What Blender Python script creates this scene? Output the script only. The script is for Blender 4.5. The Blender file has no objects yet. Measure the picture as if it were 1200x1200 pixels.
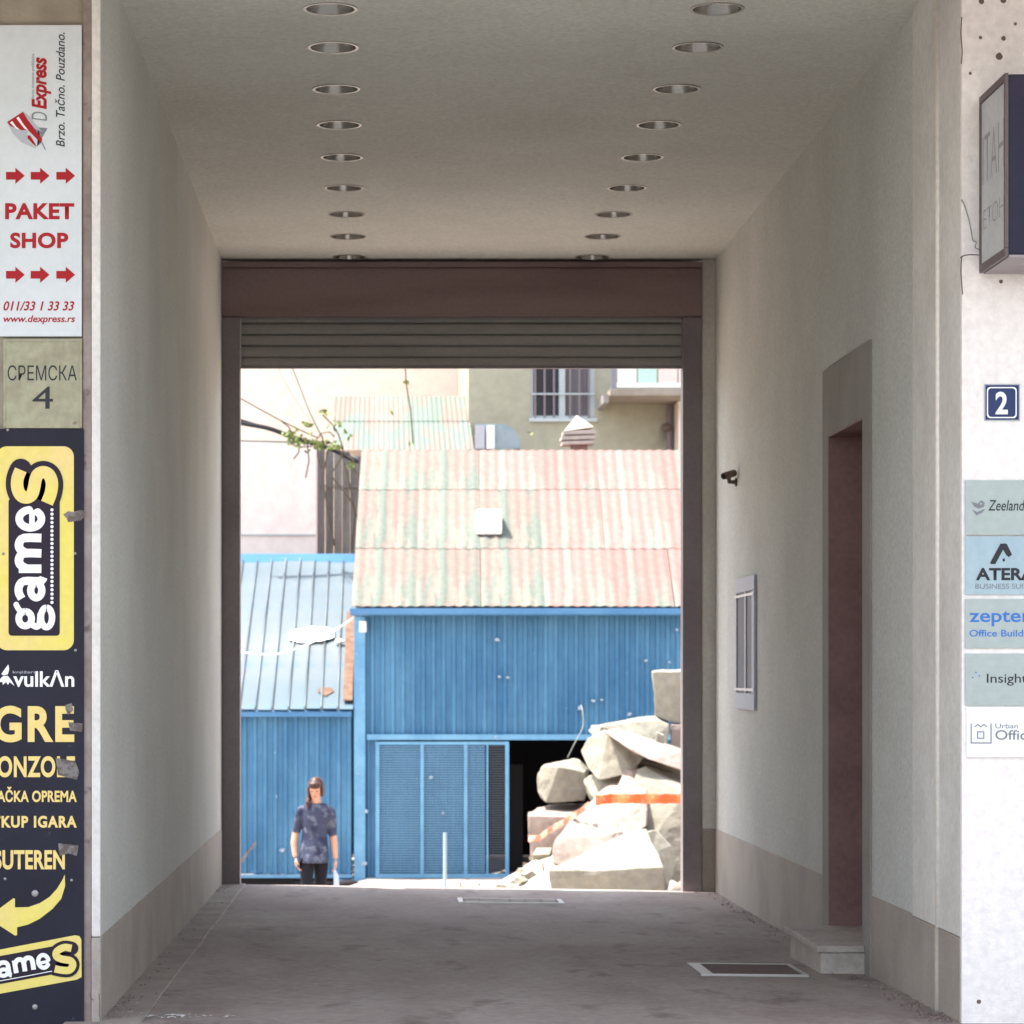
import bpy, bmesh, math, random
from mathutils import Vector, Matrix, noise as mn
random.seed(7)
R = math.radians
S = bpy.context.scene
COL = S.collection

# ------------------------------------------------------------------ camera, light, exposure
F = 3432.0          # focal length in photograph pixels (1200 px wide)
CZ = 1.4            # eye height
cam = bpy.data.cameras.new('camera'); camo = bpy.data.objects.new('camera', cam); COL.objects.link(camo)
camo.location = (0, 0, CZ); camo.rotation_euler = (R(90), 0, 0)
cam.sensor_width = 36; cam.lens = 36 * F / 1200
cam.shift_x = (600 - 448) / 1200; cam.shift_y = (790 - 600) / 1200
cam.clip_start = 0.1; cam.clip_end = 2000
cam.dof.use_dof = True; cam.dof.focus_distance = 11.3; cam.dof.aperture_fstop = 9.0
S.camera = camo
SUN_EL = 67.0; SX, SY = -0.75, 0.22
sl = math.hypot(SX, SY); sv = Vector((SX/sl*math.cos(R(SUN_EL)), SY/sl*math.cos(R(SUN_EL)), math.sin(R(SUN_EL))))
w = bpy.data.worlds.new('World'); S.world = w; w.use_nodes = True
nt = w.node_tree; bg = nt.nodes['Background']; sky = nt.nodes.new('ShaderNodeTexSky')
sky.sky_type = 'NISHITA'; sky.sun_disc = False; sky.sun_elevation = R(SUN_EL)
sky.sun_rotation = math.atan2(SX, SY); sky.dust_density = 2.0; sky.air_density = 1.0
hs = nt.nodes.new('ShaderNodeHueSaturation'); hs.inputs['Saturation'].default_value = .55   # milky summer haze
nt.links.new(sky.outputs[0], hs.inputs['Color']); nt.links.new(hs.outputs[0], bg.inputs[0]); bg.inputs[1].default_value = 0.15
sun = bpy.data.lights.new('sun', 'SUN'); sun.energy = 3.35; sun.angle = R(0.5); sun.color = (1, .95, .87)
suno = bpy.data.objects.new('sun', sun); COL.objects.link(suno); suno.location = (0, 0, 30)
suno.rotation_euler = sv.to_track_quat('Z', 'Y').to_euler()
S.view_settings.view_transform = 'Standard'; S.view_settings.look = 'None'
S.view_settings.exposure = 2.06; S.view_settings.gamma = 1; S.view_settings.use_curve_mapping = False
S.cycles.max_bounces = 14; S.cycles.diffuse_bounces = 8; S.cycles.sample_clamp_indirect = 6

def P(px, py, d):
    return Vector(((px-448)/F*d, d, CZ-(py-790)/F*d))
def X(px, d): return (px-448)/F*d
def Z(py, d): return CZ-(py-790)/F*d

# ------------------------------------------------------------------ materials
MATS = {}
def mat(name, col, rough=.8, col2=None, sc=3.0, lo=.4, hi=.65, stretch=(1,1,1), bump=0.0, bsc=60.0, metal=0.0,
        fine=.06, rnd=0.0, spec=.25, col3=None, sc3=12., lo3=.6, hi3=.7, emit=0):
    if name in MATS: return MATS[name]
    m = bpy.data.materials.new(name); m.use_nodes = True; MATS[name] = m
    t = m.node_tree; N = t.nodes; L = t.links; b = N['Principled BSDF']
    b.inputs['Roughness'].default_value = rough; b.inputs['Metallic'].default_value = metal
    b.inputs['Specular IOR Level'].default_value = spec
    tc = N.new('ShaderNodeTexCoord'); mp = N.new('ShaderNodeMapping'); mp.inputs['Scale'].default_value = stretch
    L.new(tc.outputs['Object'], mp.inputs[0])
    def noi(scale, det=6, src=mp.outputs[0]):
        n = N.new('ShaderNodeTexNoise'); n.inputs['Scale'].default_value = scale; n.inputs['Detail'].default_value = det
        n.inputs['Roughness'].default_value = .6; L.new(src, n.inputs['Vector']); return n
    def ramp(src, a, c):
        r = N.new('ShaderNodeMapRange'); r.inputs['From Min'].default_value = a; r.inputs['From Max'].default_value = c
        L.new(src, r.inputs['Value']); return r.outputs[0]
    def mix(fac, a, c, mode='MIX'):
        x = N.new('ShaderNodeMix'); x.data_type = 'RGBA'; x.blend_type = mode
        if isinstance(fac, float): x.inputs[0].default_value = fac
        else: L.new(fac, x.inputs[0])
        for i, v in ((6, a), (7, c)):
            if isinstance(v, tuple): x.inputs[i].default_value = (*v, 1)
            else: L.new(v, x.inputs[i])
        return x.outputs[2]
    c = col
    if col2: c = mix(ramp(noi(sc).outputs[0], lo, hi), col, col2)
    if col3: c = mix(ramp(noi(sc3).outputs[0], lo3, hi3), c, col3)
    if fine:
        fn = noi(bsc*.6, 4, tc.outputs['Object'])
        g = N.new('ShaderNodeMapRange'); g.inputs['From Min'].default_value = .3; g.inputs['From Max'].default_value = .7
        g.inputs['To Min'].default_value = 1-fine*1.5; g.inputs['To Max'].default_value = 1+fine*1.5
        L.new(fn.outputs[0], g.inputs['Value'])
        c = mix(1.0, c, g.outputs[0], 'MULTIPLY')
    if rnd:
        oi = N.new('ShaderNodeObjectInfo'); g = N.new('ShaderNodeMapRange')
        g.inputs['To Min'].default_value = 1-rnd; g.inputs['To Max'].default_value = 1+rnd
        L.new(oi.outputs['Random'], g.inputs['Value']); c = mix(1.0, c, g.outputs[0], 'MULTIPLY')
    if isinstance(c, tuple): b.inputs['Base Color'].default_value = (*c, 1)
    else: L.new(c, b.inputs['Base Color'])
    if bump:
        bn = noi(bsc, 5, tc.outputs['Object']); bp = N.new('ShaderNodeBump'); bp.inputs['Strength'].default_value = bump
        bp.inputs['Distance'].default_value = .01; L.new(bn.outputs[0], bp.inputs['Height']); L.new(bp.outputs[0], b.inputs['Normal'])
    return m

M_plaster = mat('plaster', (.60,.60,.555), .9, (.54,.535,.495), 1.1, bump=.5, bsc=90, fine=.10, spec=.15, col3=(.50,.47,.44), sc3=3.1, lo3=.66, hi3=.82)
M_ceil = mat('ceiling_plaster', (.59,.59,.545), .9, (.54,.535,.49), .9, bump=.4, bsc=80, fine=.09, spec=.15)
M_skirt = mat('skirting_paint', (.40,.35,.30), .7, (.33,.285,.245), 2.2, bump=.3, bsc=90, col3=(.2,.18,.16), sc3=9, lo3=.66, hi3=.8)
M_facade = mat('facade_plaster', (.86,.79,.75), .9, (.81,.755,.71), 1.6, bump=.5, bsc=45, col3=(.42,.38,.33), sc3=5, lo3=.68, hi3=.85)
M_trim = mat('portal_trim_paint', (.70,.67,.62), .8, (.62,.59,.54), 3, bump=.25, bsc=60)
M_bead = mat('bead_paint', (.82,.76,.68), .6)
M_stone = mat('facade_stone', (.34,.30,.23), .85, (.26,.22,.17), 6, bump=.5, bsc=40, col3=(.12,.09,.08), sc3=14, lo3=.66, hi3=.75)
M_brown = mat('stone_edge', (.24,.18,.16), .85, (.34,.29,.26), 4, bump=.5, bsc=50, col3=(.10,.06,.06), sc3=9, lo3=.6, hi3=.7)
M_surr = mat('door_surround_paint', (.30,.28,.25), .8, (.26,.24,.215), 3, bump=.25, bsc=80)
M_redbrown = mat('red_brown_paint', (.23,.135,.122), .6, (.19,.11,.10), 3, fine=.08)
M_floor = mat('passage_concrete', (.335,.29,.265), .75, (.235,.185,.168), 1.6, lo=.35, hi=.7, stretch=(1,.45,1), bump=.6, bsc=35, fine=.1, col3=(.16,.125,.115), sc3=4.5, lo3=.56, hi3=.72)
M_strip = mat('kerb_concrete', (.34,.30,.265), .8, (.26,.225,.20), 3, bump=.5, bsc=40, fine=.09)
M_pave = mat('pavement_concrete', (.50,.47,.43), .85, (.42,.39,.36), 1, bump=.4, bsc=20)
M_asph = mat('asphalt', (.06,.06,.06), .9, (.09,.09,.085), .5, bump=.5, bsc=40)
M_yard = mat('yard_dust', (.40,.335,.29), .95, (.33,.275,.235), .5, bump=.6, bsc=8, fine=.1, col3=(.42,.37,.32), sc3=2)
M_header = mat('gate_header_paint', (.25,.18,.18), .5, (.205,.13,.13), 1.2, stretch=(.3,1,2.5), fine=.05)
M_post = mat('gate_post_paint', (.23,.20,.205), .5, (.19,.16,.17), 1.5, fine=.05)
M_slat = mat('shutter_slat', (.29,.275,.265), .5, (.25,.235,.23), 2, stretch=(.4,1,2), fine=.04, metal=.2)
M_chrome = mat('lamp_chrome', (.42,.40,.38), .25, metal=.9, fine=0)
M_rim = mat('lamp_rim', (.30,.28,.26), .35, metal=.6, fine=0)
M_canin = mat('lamp_can', (.20,.18,.17), .45, metal=.5, fine=0)
M_bulb = mat('lamp_glass', (.45,.45,.43), .2, fine=0)
M_blue = mat('blue_wall_paint', (.044,.145,.265), .55, (.080,.215,.345), 1.3, stretch=(1.5,1,.4), fine=.05, rnd=.05, col3=(.42,.50,.55), sc3=7, lo3=.71, hi3=.735, bsc=12)
M_bluelt = mat('blue_trim_paint', (.15,.34,.50), .5, (.11,.27,.43), 2.5, fine=.05, col3=(.35,.42,.45), sc3=7, lo3=.68, hi3=.72)
M_bluegut = mat('blue_gutter_paint', (.06,.18,.35), .4, (.09,.23,.41), 1.5, stretch=(.4,1,1))
M_blueroof = mat('faded_blue_roof_sheet', (.105,.14,.162), .42, (.16,.18,.19), .8, stretch=(1,.5,1), metal=.15, fine=.03, rnd=.06, col3=(.08,.15,.21), sc3=2.5, lo3=.55, hi3=.75)
M_rust = mat('rust', (.13,.07,.045), .9, (.19,.12,.085), 6, bump=.4, bsc=30)
M_roof = mat('weathered_fibre_cement', (.225,.133,.116), .9, (.155,.165,.138), 1.9, lo=.535, hi=.60, stretch=(2.1,.22,.22), bump=.4, bsc=14, fine=.08, rnd=.13, col3=(.15,.14,.12), sc3=3.4, lo3=.62, hi3=.75)
M_roofg = mat('greyed_fibre_cement', (.19,.142,.12), .9, (.125,.145,.12), 1.9, lo=.46, hi=.56, stretch=(2.1,.22,.22), bump=.4, bsc=14, fine=.08, rnd=.1, col3=(.33,.2,.16), sc3=2.4, lo3=.55, hi3=.65)
M_white = mat('white_plastic', (.8,.8,.78), .5, fine=.02)
M_rock = mat('broken_concrete', (.26,.24,.19), .95, (.215,.20,.16), 1.7, bump=.9, bsc=14, fine=.1, rnd=.06, col3=(.15,.14,.115), sc3=4, lo3=.6, hi3=.75)
M_rockp = mat('pinkish_broken_concrete', (.30,.235,.20), .95, (.25,.20,.17), 1.7, bump=.9, bsc=14, fine=.1, rnd=.06, col3=(.18,.15,.12), sc3=4, lo3=.62, hi3=.78)
M_tape = mat('orange_tape', (.62,.12,.035), .5, (.66,.24,.14), 14, lo=.55, hi=.7)
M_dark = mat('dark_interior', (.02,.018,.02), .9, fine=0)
M_grille = mat('grille_paint', (.17,.33,.46), .5, rnd=.0)
M_grilled = mat('bare_grille', (.085,.10,.12), .6)
M_cream = mat('cream_render', (.82,.69,.60), .9, (.76,.63,.545), .3, bump=.2, bsc=6, col3=(.56,.5,.43), sc3=.8, lo3=.66, hi3=.85)
M_beige = mat('greenish_render', (.36,.345,.255), .95, (.31,.295,.22), .5, bump=.4, bsc=8, col3=(.14,.135,.10), sc3=1.5, lo3=.62, hi3=.78)
M_mint = mat('mint_corrugated_sheet', (.125,.162,.138), .8, (.175,.14,.122), 1.2, lo=.46, hi=.56, stretch=(2,.4,.4), fine=.06, rnd=.08)
M_plank = mat('weathered_planks', (.17,.16,.14), .95, (.24,.235,.21), 3, stretch=(3,1,.3), bump=.6, bsc=20, rnd=.2)
M_frame = mat('pale_window_frame', (.42,.47,.47), .5)
M_glassd = mat('dark_glass', (.012,.010,.014), .15, fine=0)
M_curt = mat('grey_curtain', (.16,.145,.15), .9, (.11,.10,.11), 2, stretch=(6,1,.2))
M_bar = mat('bar_iron', (.22,.18,.19), .6)
M_cable = mat('black_cable', (.03,.03,.035), .6, fine=0)
M_cableg = mat('grey_cable', (.22,.24,.22), .6, fine=0)
M_leaf = mat('leaf', (.10,.14,.03), .6, (.2,.24,.07), 8)
M_twig = mat('twig', (.12,.09,.06), .9)
M_alu = mat('aluminium', (.55,.54,.52), .35, metal=.7, fine=.03)
M_mat = mat('coir_mat', (.17,.12,.11), .95, bump=.8, bsc=200, fine=.2)
M_step = mat('terrazzo_step', (.46,.41,.37), .6, (.36,.31,.275), 5, bump=.2, bsc=60, fine=.12, col3=(.5,.46,.42), sc3=16, lo3=.66, hi3=.7)
M_navy = mat('navy_board', (.013,.012,.022), .6, (.018,.017,.03), 3, fine=.05, col3=(.07,.065,.085), sc3=12, lo3=.70, hi3=.75)
M_yel = mat('yellow_print', (.74,.62,.13), .5, (.76,.58,.22), 4, fine=.03)
M_ylet = mat('pale_yellow_letters', (.78,.58,.20), .5, fine=.03)
M_black = mat('black_print', (.018,.010,.022), .5, fine=0)
M_wht = mat('white_print', (.84,.82,.80), .5, fine=.02)
M_board = mat('white_board', (.62,.65,.65), .35, (.57,.60,.60), 2.5, fine=.02, col3=(.5,.5,.47), sc3=7, lo3=.68, hi3=.8)
M_red = mat('red_print', (.36,.008,.012), .5, fine=.02)
M_blk = mat('dark_grey_print', (.03,.03,.035), .5, fine=0)
M_grey = mat('grey_print', (.20,.20,.22), .5, fine=0)
M_lgrey = mat('light_grey_print', (.42,.43,.46), .4, fine=0)
M_plaque = mat('cast_plaque', (.36,.345,.235), .7, (.30,.275,.19), 9, bump=.5, bsc=45, fine=.08, col3=(.16,.11,.08), sc3=13, lo3=.68, hi3=.74)
M_screw = mat('screw_metal', (.32,.30,.30), .45, metal=.5, fine=0)
M_scrap = mat('old_tape', (.12,.095,.085), .8, (.20,.18,.17), 40, lo=.45, hi=.55)
M_steel = mat('brushed_plate', (.36,.41,.385), .4, (.42,.46,.44), 2, stretch=(.2,1,3), fine=.03, metal=.25)
M_steelb = mat('bluish_plate', (.33,.43,.47), .4, (.42,.5,.53), 2, stretch=(2,1,.5), fine=.03, metal=.25)
M_zblue = mat('blue_print', (.045,.17,.50), .5, fine=0)
M_enam = mat('enamel_blue', (.02,.035,.12), .25, fine=0)
M_boxblue = mat('lightbox_blue', (.018,.016,.036), .5, (.026,.022,.046), 3)
M_boxedge = mat('lightbox_edge', (.13,.10,.10), .5)
M_boxund = mat('lightbox_underside', (.33,.29,.30), .5, (.27,.23,.24), 4)
M_boxface = mat('lightbox_face', (.52,.52,.52), .35, (.44,.44,.45), 5)
M_faint = mat('faded_print', (.33,.30,.31), .6, fine=0)
M_skin = mat('skin', (.50,.28,.19), .55, (.44,.23,.16), 14, fine=.02)
M_hair = mat('dark_brown_hair', (.035,.016,.014), .45, (.075,.03,.022), 30, stretch=(3,3,.5))
M_shirt = mat('patterned_shirt', (.040,.048,.085), .85, (.11,.125,.165), 9, lo=.5, hi=.6, col3=(.022,.025,.055), sc3=6, lo3=.55, hi3=.62, bsc=40)
M_trous = mat('black_trousers', (.008,.008,.014), .85)
M_shoe = mat('shoe', (.02,.02,.02), .5)
M_phone = mat('phone_black', (.01,.01,.012), .3, fine=0)
M_bag = mat('pale_plastic', (.42,.50,.62), .4, fine=.05)
M_hole = mat('hole_dark', (.15,.11,.095), .9, fine=0)
M_poly = mat('polycarbonate', (.20,.27,.29), .35, (.27,.33,.34), 2)

# ------------------------------------------------------------------ helpers
class MB:
    def __init__(s): s.v = []; s.f = []
    def add(s, vs, fs):
        n = len(s.v); s.v += [Vector(v) for v in vs]; s.f += [tuple(i+n for i in f) for f in fs]; return s
    def box(s, x0, x1, y0, y1, z0, z1):
        return s.add([(x0,y0,z0),(x1,y0,z0),(x1,y1,z0),(x0,y1,z0),(x0,y0,z1),(x1,y0,z1),(x1,y1,z1),(x0,y1,z1)],
                     [(0,3,2,1),(4,5,6,7),(0,1,5,4),(1,2,6,5),(2,3,7,6),(3,0,4,7)])
    def prism(s, pts, off):      # polygon of 3D points extruded by vector
        n = len(pts); off = Vector(off)
        s.add([Vector(p) for p in pts] + [Vector(p)+off for p in pts],
              [tuple(range(n)), tuple(range(2*n-1, n-1, -1))] + [(i, i+n, (i+1)%n+n, (i+1)%n) for i in range(n)])
        return s
    def tube(s, path, rad, n=8, cap=True):
        path = [Vector(p) for p in path]; m = len(path)
        rads = rad if isinstance(rad, (list, tuple)) else [rad]*m
        base = len(s.v); up = None
        for i, p in enumerate(path):
            t = (path[min(i+1, m-1)] - path[max(i-1, 0)]).normalized()
            if up is None:
                up = Vector((0,0,1)) if abs(t.z) < .9 else Vector((0,1,0))
            a = t.cross(up).normalized(); b = a.cross(t).normalized(); up = b
            r = rads[i]; ra, rb = (r if isinstance(r, tuple) else (r, r))
            for k in range(n):
                q = 2*math.pi*k/n; s.v.append(p + a*math.cos(q)*ra + b*math.sin(q)*rb)
        for i in range(m-1):
            for k in range(n):
                s.f.append((base+i*n+k, base+i*n+(k+1)%n, base+(i+1)*n+(k+1)%n, base+(i+1)*n+k))
        if cap:
            s.f.append(tuple(base+k for k in range(n-1, -1, -1))); s.f.append(tuple(base+(m-1)*n+k for k in range(n)))
        return s
    def ball(s, c, r, rot=None, nu=16, nv=10):
        c = Vector(c); r = r if isinstance(r, tuple) else (r, r, r); base = len(s.v); mt = rot or Matrix.Identity(3)
        for j in range(nv+1):
            th = math.pi*j/nv
            for i in range(nu):
                ph = 2*math.pi*i/nu
                s.v.append(c + mt @ Vector((r[0]*math.sin(th)*math.cos(ph), r[1]*math.sin(th)*math.sin(ph), r[2]*math.cos(th))))
        for j in range(nv):
            for i in range(nu):
                s.f.append((base+j*nu+i, base+(j+1)*nu+i, base+(j+1)*nu+(i+1)%nu, base+j*nu+(i+1)%nu))
        return s
    def build(s, name, m, parent=None, loc=None, bevel=0, smooth=False, seg=2, remesh=0, smooth_it=0):
        org = Vector(loc) if loc is not None else (worldloc(parent) if parent else Vector((0,0,0)))
        if remesh:
            me = bpy.data.meshes.new(name); me.from_pydata([tuple(v-org) for v in s.v], [], s.f)
            bm = bmesh.new(); bm.from_mesh(me); bmesh.ops.remove_doubles(bm, verts=bm.verts, dist=1e-6)
            bmesh.ops.recalc_face_normals(bm, faces=bm.faces); bm.to_mesh(me); bm.free()
            o = bpy.data.objects.new(name, me); COL.objects.link(o)
            md = o.modifiers.new('r', 'REMESH'); md.mode = 'VOXEL'; md.voxel_size = remesh; md.use_smooth_shade = True
            if smooth_it:
                sm = o.modifiers.new('s', 'SMOOTH'); sm.iterations = smooth_it; sm.factor = .5
            dg = bpy.context.evaluated_depsgraph_get(); me2 = bpy.data.meshes.new_from_object(o.evaluated_get(dg))
            o.modifiers.clear(); o.data = me2; me2.name = name
            bpy.data.meshes.remove(me); me = me2
        else:
            me = bpy.data.meshes.new(name); bm = bmesh.new()
            vs = [bm.verts.new(v-org) for v in s.v]
            for f in s.f:
                try: bm.faces.new([vs[i] for i in f])
                except ValueError: pass
            if bevel:
                bmesh.ops.remove_doubles(bm, verts=bm.verts, dist=1e-6)
                ed = [e for e in bm.edges if len(e.link_faces) == 2 and e.calc_face_angle(0) > .5]
                bmesh.ops.bevel(bm, geom=ed, offset=bevel, segments=seg, profile=.7, affect='EDGES', clamp_overlap=True)
            bmesh.ops.recalc_face_normals(bm, faces=bm.faces)
            for f in bm.faces: f.smooth = smooth
            bm.to_mesh(me); bm.free()
            o = bpy.data.objects.new(name, me); COL.objects.link(o)
        me.materials.clear(); me.materials.append(m)
        if smooth: 
            for p in me.polygons: p.use_smooth = True
        if parent: o.parent = parent; o.location = org - worldloc(parent)
        else: o.location = org
        return o
def worldloc(o):
    l = Vector((0,0,0))
    while o: l += o.location; o = o.parent
    return l
def tag(o, label=None, cat=None, group=None, kind=None):
    if label: o['label'] = label
    if cat: o['category'] = cat
    if group: o['group'] = group
    if kind: o['kind'] = kind
    return o
def thing(name, label, cat, loc, group=None):
    o = bpy.data.objects.new(name, None); COL.objects.link(o); o.location = loc; o.empty_display_size = .2
    return tag(o, label, cat, group)
def text(body, LL, LR, UL, m, parent, bold=0.0, shear=0.0, name='lettering', space=1.0):
    c = bpy.data.curves.new(name, 'FONT'); c.body = body; c.size = 1; c.offset = bold; c.shear = shear
    c.resolution_u = 6; c.space_character = space
    o = bpy.data.objects.new('tmp', c); COL.objects.link(o)
    dg = bpy.context.evaluated_depsgraph_get(); me = bpy.data.meshes.new_from_object(o.evaluated_get(dg))
    bpy.data.objects.remove(o); bpy.data.curves.remove(c)
    me.name = name
    xs = [v.co.x for v in me.vertices]; ys = [v.co.y for v in me.vertices]
    x0, x1, y0, y1 = min(xs), max(xs), min(ys), max(ys)
    LL, LR, UL = Vector(LL), Vector(LR), Vector(UL); org = worldloc(parent)
    for v in me.vertices:
        v.co = LL + (LR-LL)*((v.co.x-x0)/(x1-x0)) + (UL-LL)*((v.co.y-y0)/(y1-y0)) - org
    me.materials.clear(); me.materials.append(m)
    o = bpy.data.objects.new(name, me); COL.objects.link(o); o.parent = parent
    return o
def htext(body, x0, y0, x1, y1, d, m, parent, **k):
    return text(body, P(x0,y1,d), P(x1,y1,d), P(x0,y0,d), m, parent, **k)
def vtext(body, x0, y0, x1, y1, d, m, parent, **k):   # reads upwards
    return text(body, P(x1,y1,d), P(x1,y0,d), P(x0,y1,d), m, parent, **k)
def poly(pts, d, m, parent, name='emblem', th=.0006):
    mb = MB().prism([P(x, y, d) for x, y in pts], (0, th, 0)); return mb.build(name, m, parent)
def rrect(x0, y0, x1, y1, r, n=6):
    out = []
    for cx, cy, a0 in ((x1-r, y0+r, -90), (x1-r, y1-r, 0), (x0+r, y1-r, 90), (x0+r, y0+r, 180)):
        for i in range(n+1):
            a = R(a0 + 90*i/n); out.append((cx+r*math.cos(a), cy+r*math.sin(a)))
    return out
def stroke(pts, wd, d, m, parent, name='emblem', rnd=True, sub=4):
    # smooth polyline with constant width, drawn as one strip in the plane at depth d
    q = []
    n = len(pts)
    for i in range(n-1):
        p0, p1, p2, p3 = pts[max(i-1,0)], pts[i], pts[i+1], pts[min(i+2,n-1)]
        for k in range(sub):
            t = k/sub
            q.append(tuple(.5*(2*p1[j]+(p2[j]-p0[j])*t+(2*p0[j]-5*p1[j]+4*p2[j]-p3[j])*t*t+(3*p1[j]-p0[j]-3*p2[j]+p3[j])*t**3) for j in (0,1)))
    q.append(pts[-1]); mb = MB()
    if rnd:
        for c in (q[0], q[-1]):
            ring = [P(c[0]+wd/2*math.cos(a*math.pi/8), c[1]+wd/2*math.sin(a*math.pi/8), d+.0001) for a in range(16)]
            mb.add(ring, [tuple(range(16))])
    L = []; Rr = []
    for i, p in enumerate(q):
        a = q[max(i-1,0)]; b = q[min(i+1,len(q)-1)]; tx, ty = b[0]-a[0], b[1]-a[1]; l = math.hypot(tx, ty) or 1
        L.append(P(p[0]-ty/l*wd/2, p[1]+tx/l*wd/2, d)); Rr.append(P(p[0]+ty/l*wd/2, p[1]-tx/l*wd/2, d))
    k = len(q); mb.add(L+Rr, [(i, i+1, k+i+1, k+i) for i in range(k-1)])
    return mb.build(name, m, parent)
def copy_tree(o, parent=None):
    c = o.copy(); COL.objects.link(c); c.parent = parent
    for ch in list(o.children): copy_tree(ch, c)
    return c

# ------------------------------------------------------------------ setting: ground
XL, XR, YF, YB = -1.068, 2.216, 11.10, 19.5
def floor_z(x, y):
    t = (y-YF)/(YB-YF); l = .085 - .085*t; r = .078 - .125*t
    r -= .022*math.sin(math.pi*min(1,max(0,t)))
    return l + (r-l)*(x-XL)/(XR-XL)
def grid(name, xs, ys, zf, m, drop=.3):
    mb = MB(); nx, ny = len(xs), len(ys)
    mb.add([(x, y, zf(x, y)) for y in ys for x in xs], [(j*nx+i, j*nx+i+1, (j+1)*nx+i+1, (j+1)*nx+i) for j in range(ny-1) for i in range(nx-1)])
    o = mb.build(name, m, loc=((xs[0]+xs[-1])/2, (ys[0]+ys[-1])/2, 0), smooth=True); return tag(o, kind='structure')
def lin(a, b, n): return [a+(b-a)*i/(n-1) for i in range(n)]
def fz(x, y):
    return floor_z(x, y) + .004*mn.noise(Vector((x*2, y*1.2, 0)))
tag(grid('passage_floor', lin(-1.2, 3.0, 70), lin(10.6, 19.56, 144), fz, M_floor), label='worn grey concrete floor of the passage')
YP = [(19.55,-.03),(20.2,-.12),(24,-.62),(28,-1.03),(31.8,-1.35),(38,-1.62),(46,-1.80),(80,-2.0),(400,-2.0)]
def yard_z(x, y):
    for (a, za), (b, zb) in zip(YP, YP[1:]):
        if y <= b:
            t = max(0, (y-a)/(b-a)); z = za+(zb-za)*t; break
    else: z = -2
    if y < 21: z += (floor_z(min(max(x,XL),XR), 19.5)+.03)*(21-y)/1.5
    z -= .24*min(1, max(0, (-.35-x)/.3))*min(1, max(0, (y-42)/2.5))
    return z + .03*mn.noise(Vector((x*.7, y*.7, 3)))*min(1, max(0,(y-20)/3))
grid('yard_ground', lin(-40, 45, 110), lin(19.56, 60, 120)+[80, 120, 400], yard_z, M_yard)
grid('pavement', lin(-60, 60, 20), lin(5.5, 11.105, 8), lambda x, y: .066, M_pave)
MB().box(-60, 60, 5.3, 5.5, -.2, .08).build('kerb', M_strip, loc=(0,5.4,-.06), bevel=.01)['kind'] = 'structure'
grid('street', [-400,-60,-20,0,20,60,400], [-400,-60,-20,0,3,5.4], lambda x, y: -.06, M_asph)

# kerb strip along the left passage wall
mb = MB()
ys = lin(10.6, 19.54, 50)
for a, b in zip(ys, ys[1:]):
    mb.add([(XL,a,floor_z(XL,a)+.005),(-.915+.01*mn.noise(Vector((a,0,0))),a,floor_z(XL,a)+.005),(-.915+.01*mn.noise(Vector((b,0,0))),b,floor_z(XL,b)+.005),(XL,b,floor_z(XL,b)+.005),
            (-.905,a,floor_z(XL,a)-.01),(-.905,b,floor_z(XL,b)-.01)], [(0,1,2,3),(1,4,5,2)])
o = mb.build('kerb_strip', M_strip, loc=(-1,15,0)); tag(o, kind='structure')

# ------------------------------------------------------------------ the passage building
ZC = 4.156
bld = thing('passage_building', 'pale plastered building whose vehicle passage opens onto a yard', 'building', (0.6, YF, 0))
# left side mass and right side masses
MB().box(-9, XL, YF+.02, YB+.05, -.5, ZC+.3).build('wall', M_plaster, bld)
def rw(y0, y1, z0, z1, x0=XR): return MB().box(x0, 9, y0, y1, z0, z1).build('wall', M_plaster, bld)
DY0, DY1, DZ0, DZ1 = 13.46, 14.49, .165, 2.58
rw(YF+.03, DY0, -.5, ZC+.3); rw(DY0, DY1, DZ1, ZC+.3); rw(DY1, YB+.05, -.5, ZC+.3); rw(DY0, DY1, -.5, DZ1, XR+.42)
MB().box(XR, XR+.42, DY0, DY1, -.5, DZ0-.02).build('threshold', M_step, bld)
# far return strips beside the gate
MB().box(X(823, YB), XR, YB-.01, YB+.05, -.2, ZC).build('wall_return', M_trim, bld)
MB().box(X(823, YB)-.0, XR-.001, YB-.014, YB-.0101, -.2, .372).build('skirting_band', M_skirt, bld)
# facade
MB().box(-9, X(97, YF), YF+.012, YF+.0199, -.5, 4.018).build('facade_cladding', M_stone, bld)
MB().box(X(97.3, YF), X(107, YF), YF, YF+.0199, -.2, 4.018).build('stone_edge_strip', M_brown, bld, bevel=.003)
MB().box(X(107.3, YF), XL-.0, YF-.004, YF+.0199, .405, 4.018).build('portal_trim', M_trim, bld, bevel=.006)
MB().box(X(107.3, YF), XL+.002, YF-.008, YF+.0199, -.1, .402).build('skirting_band', M_skirt, bld, bevel=.004)
MB().box(X(1127, YF), 9, YF, YF+.029, -.5, 4.018).build('facade_plaster_face', M_facade, bld, bevel=.006)
# near pilaster on the right wall, with rounded bead
MB().box(2.196, XR+.05, YF+.0295, 12.13, .40, ZC).build('pilaster', M_trim, bld, bevel=.004)
MB().tube([(2.196, 11.56, .40), (2.196, 11.56, ZC)], .013, 10).build('corner_bead', M_bead, bld, smooth=True)
MB().box(2.193, XR+.05, YF+.0297, 12.132, -.2, .398).build('skirting_band', M_skirt, bld, bevel=.003)
MB().tube([(2.193, 11.56, -.1), (2.193, 11.56, .398)], .013, 10).build('corner_bead', mat('bead_paint_low', (.42,.38,.30), .6), bld, smooth=True)
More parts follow.
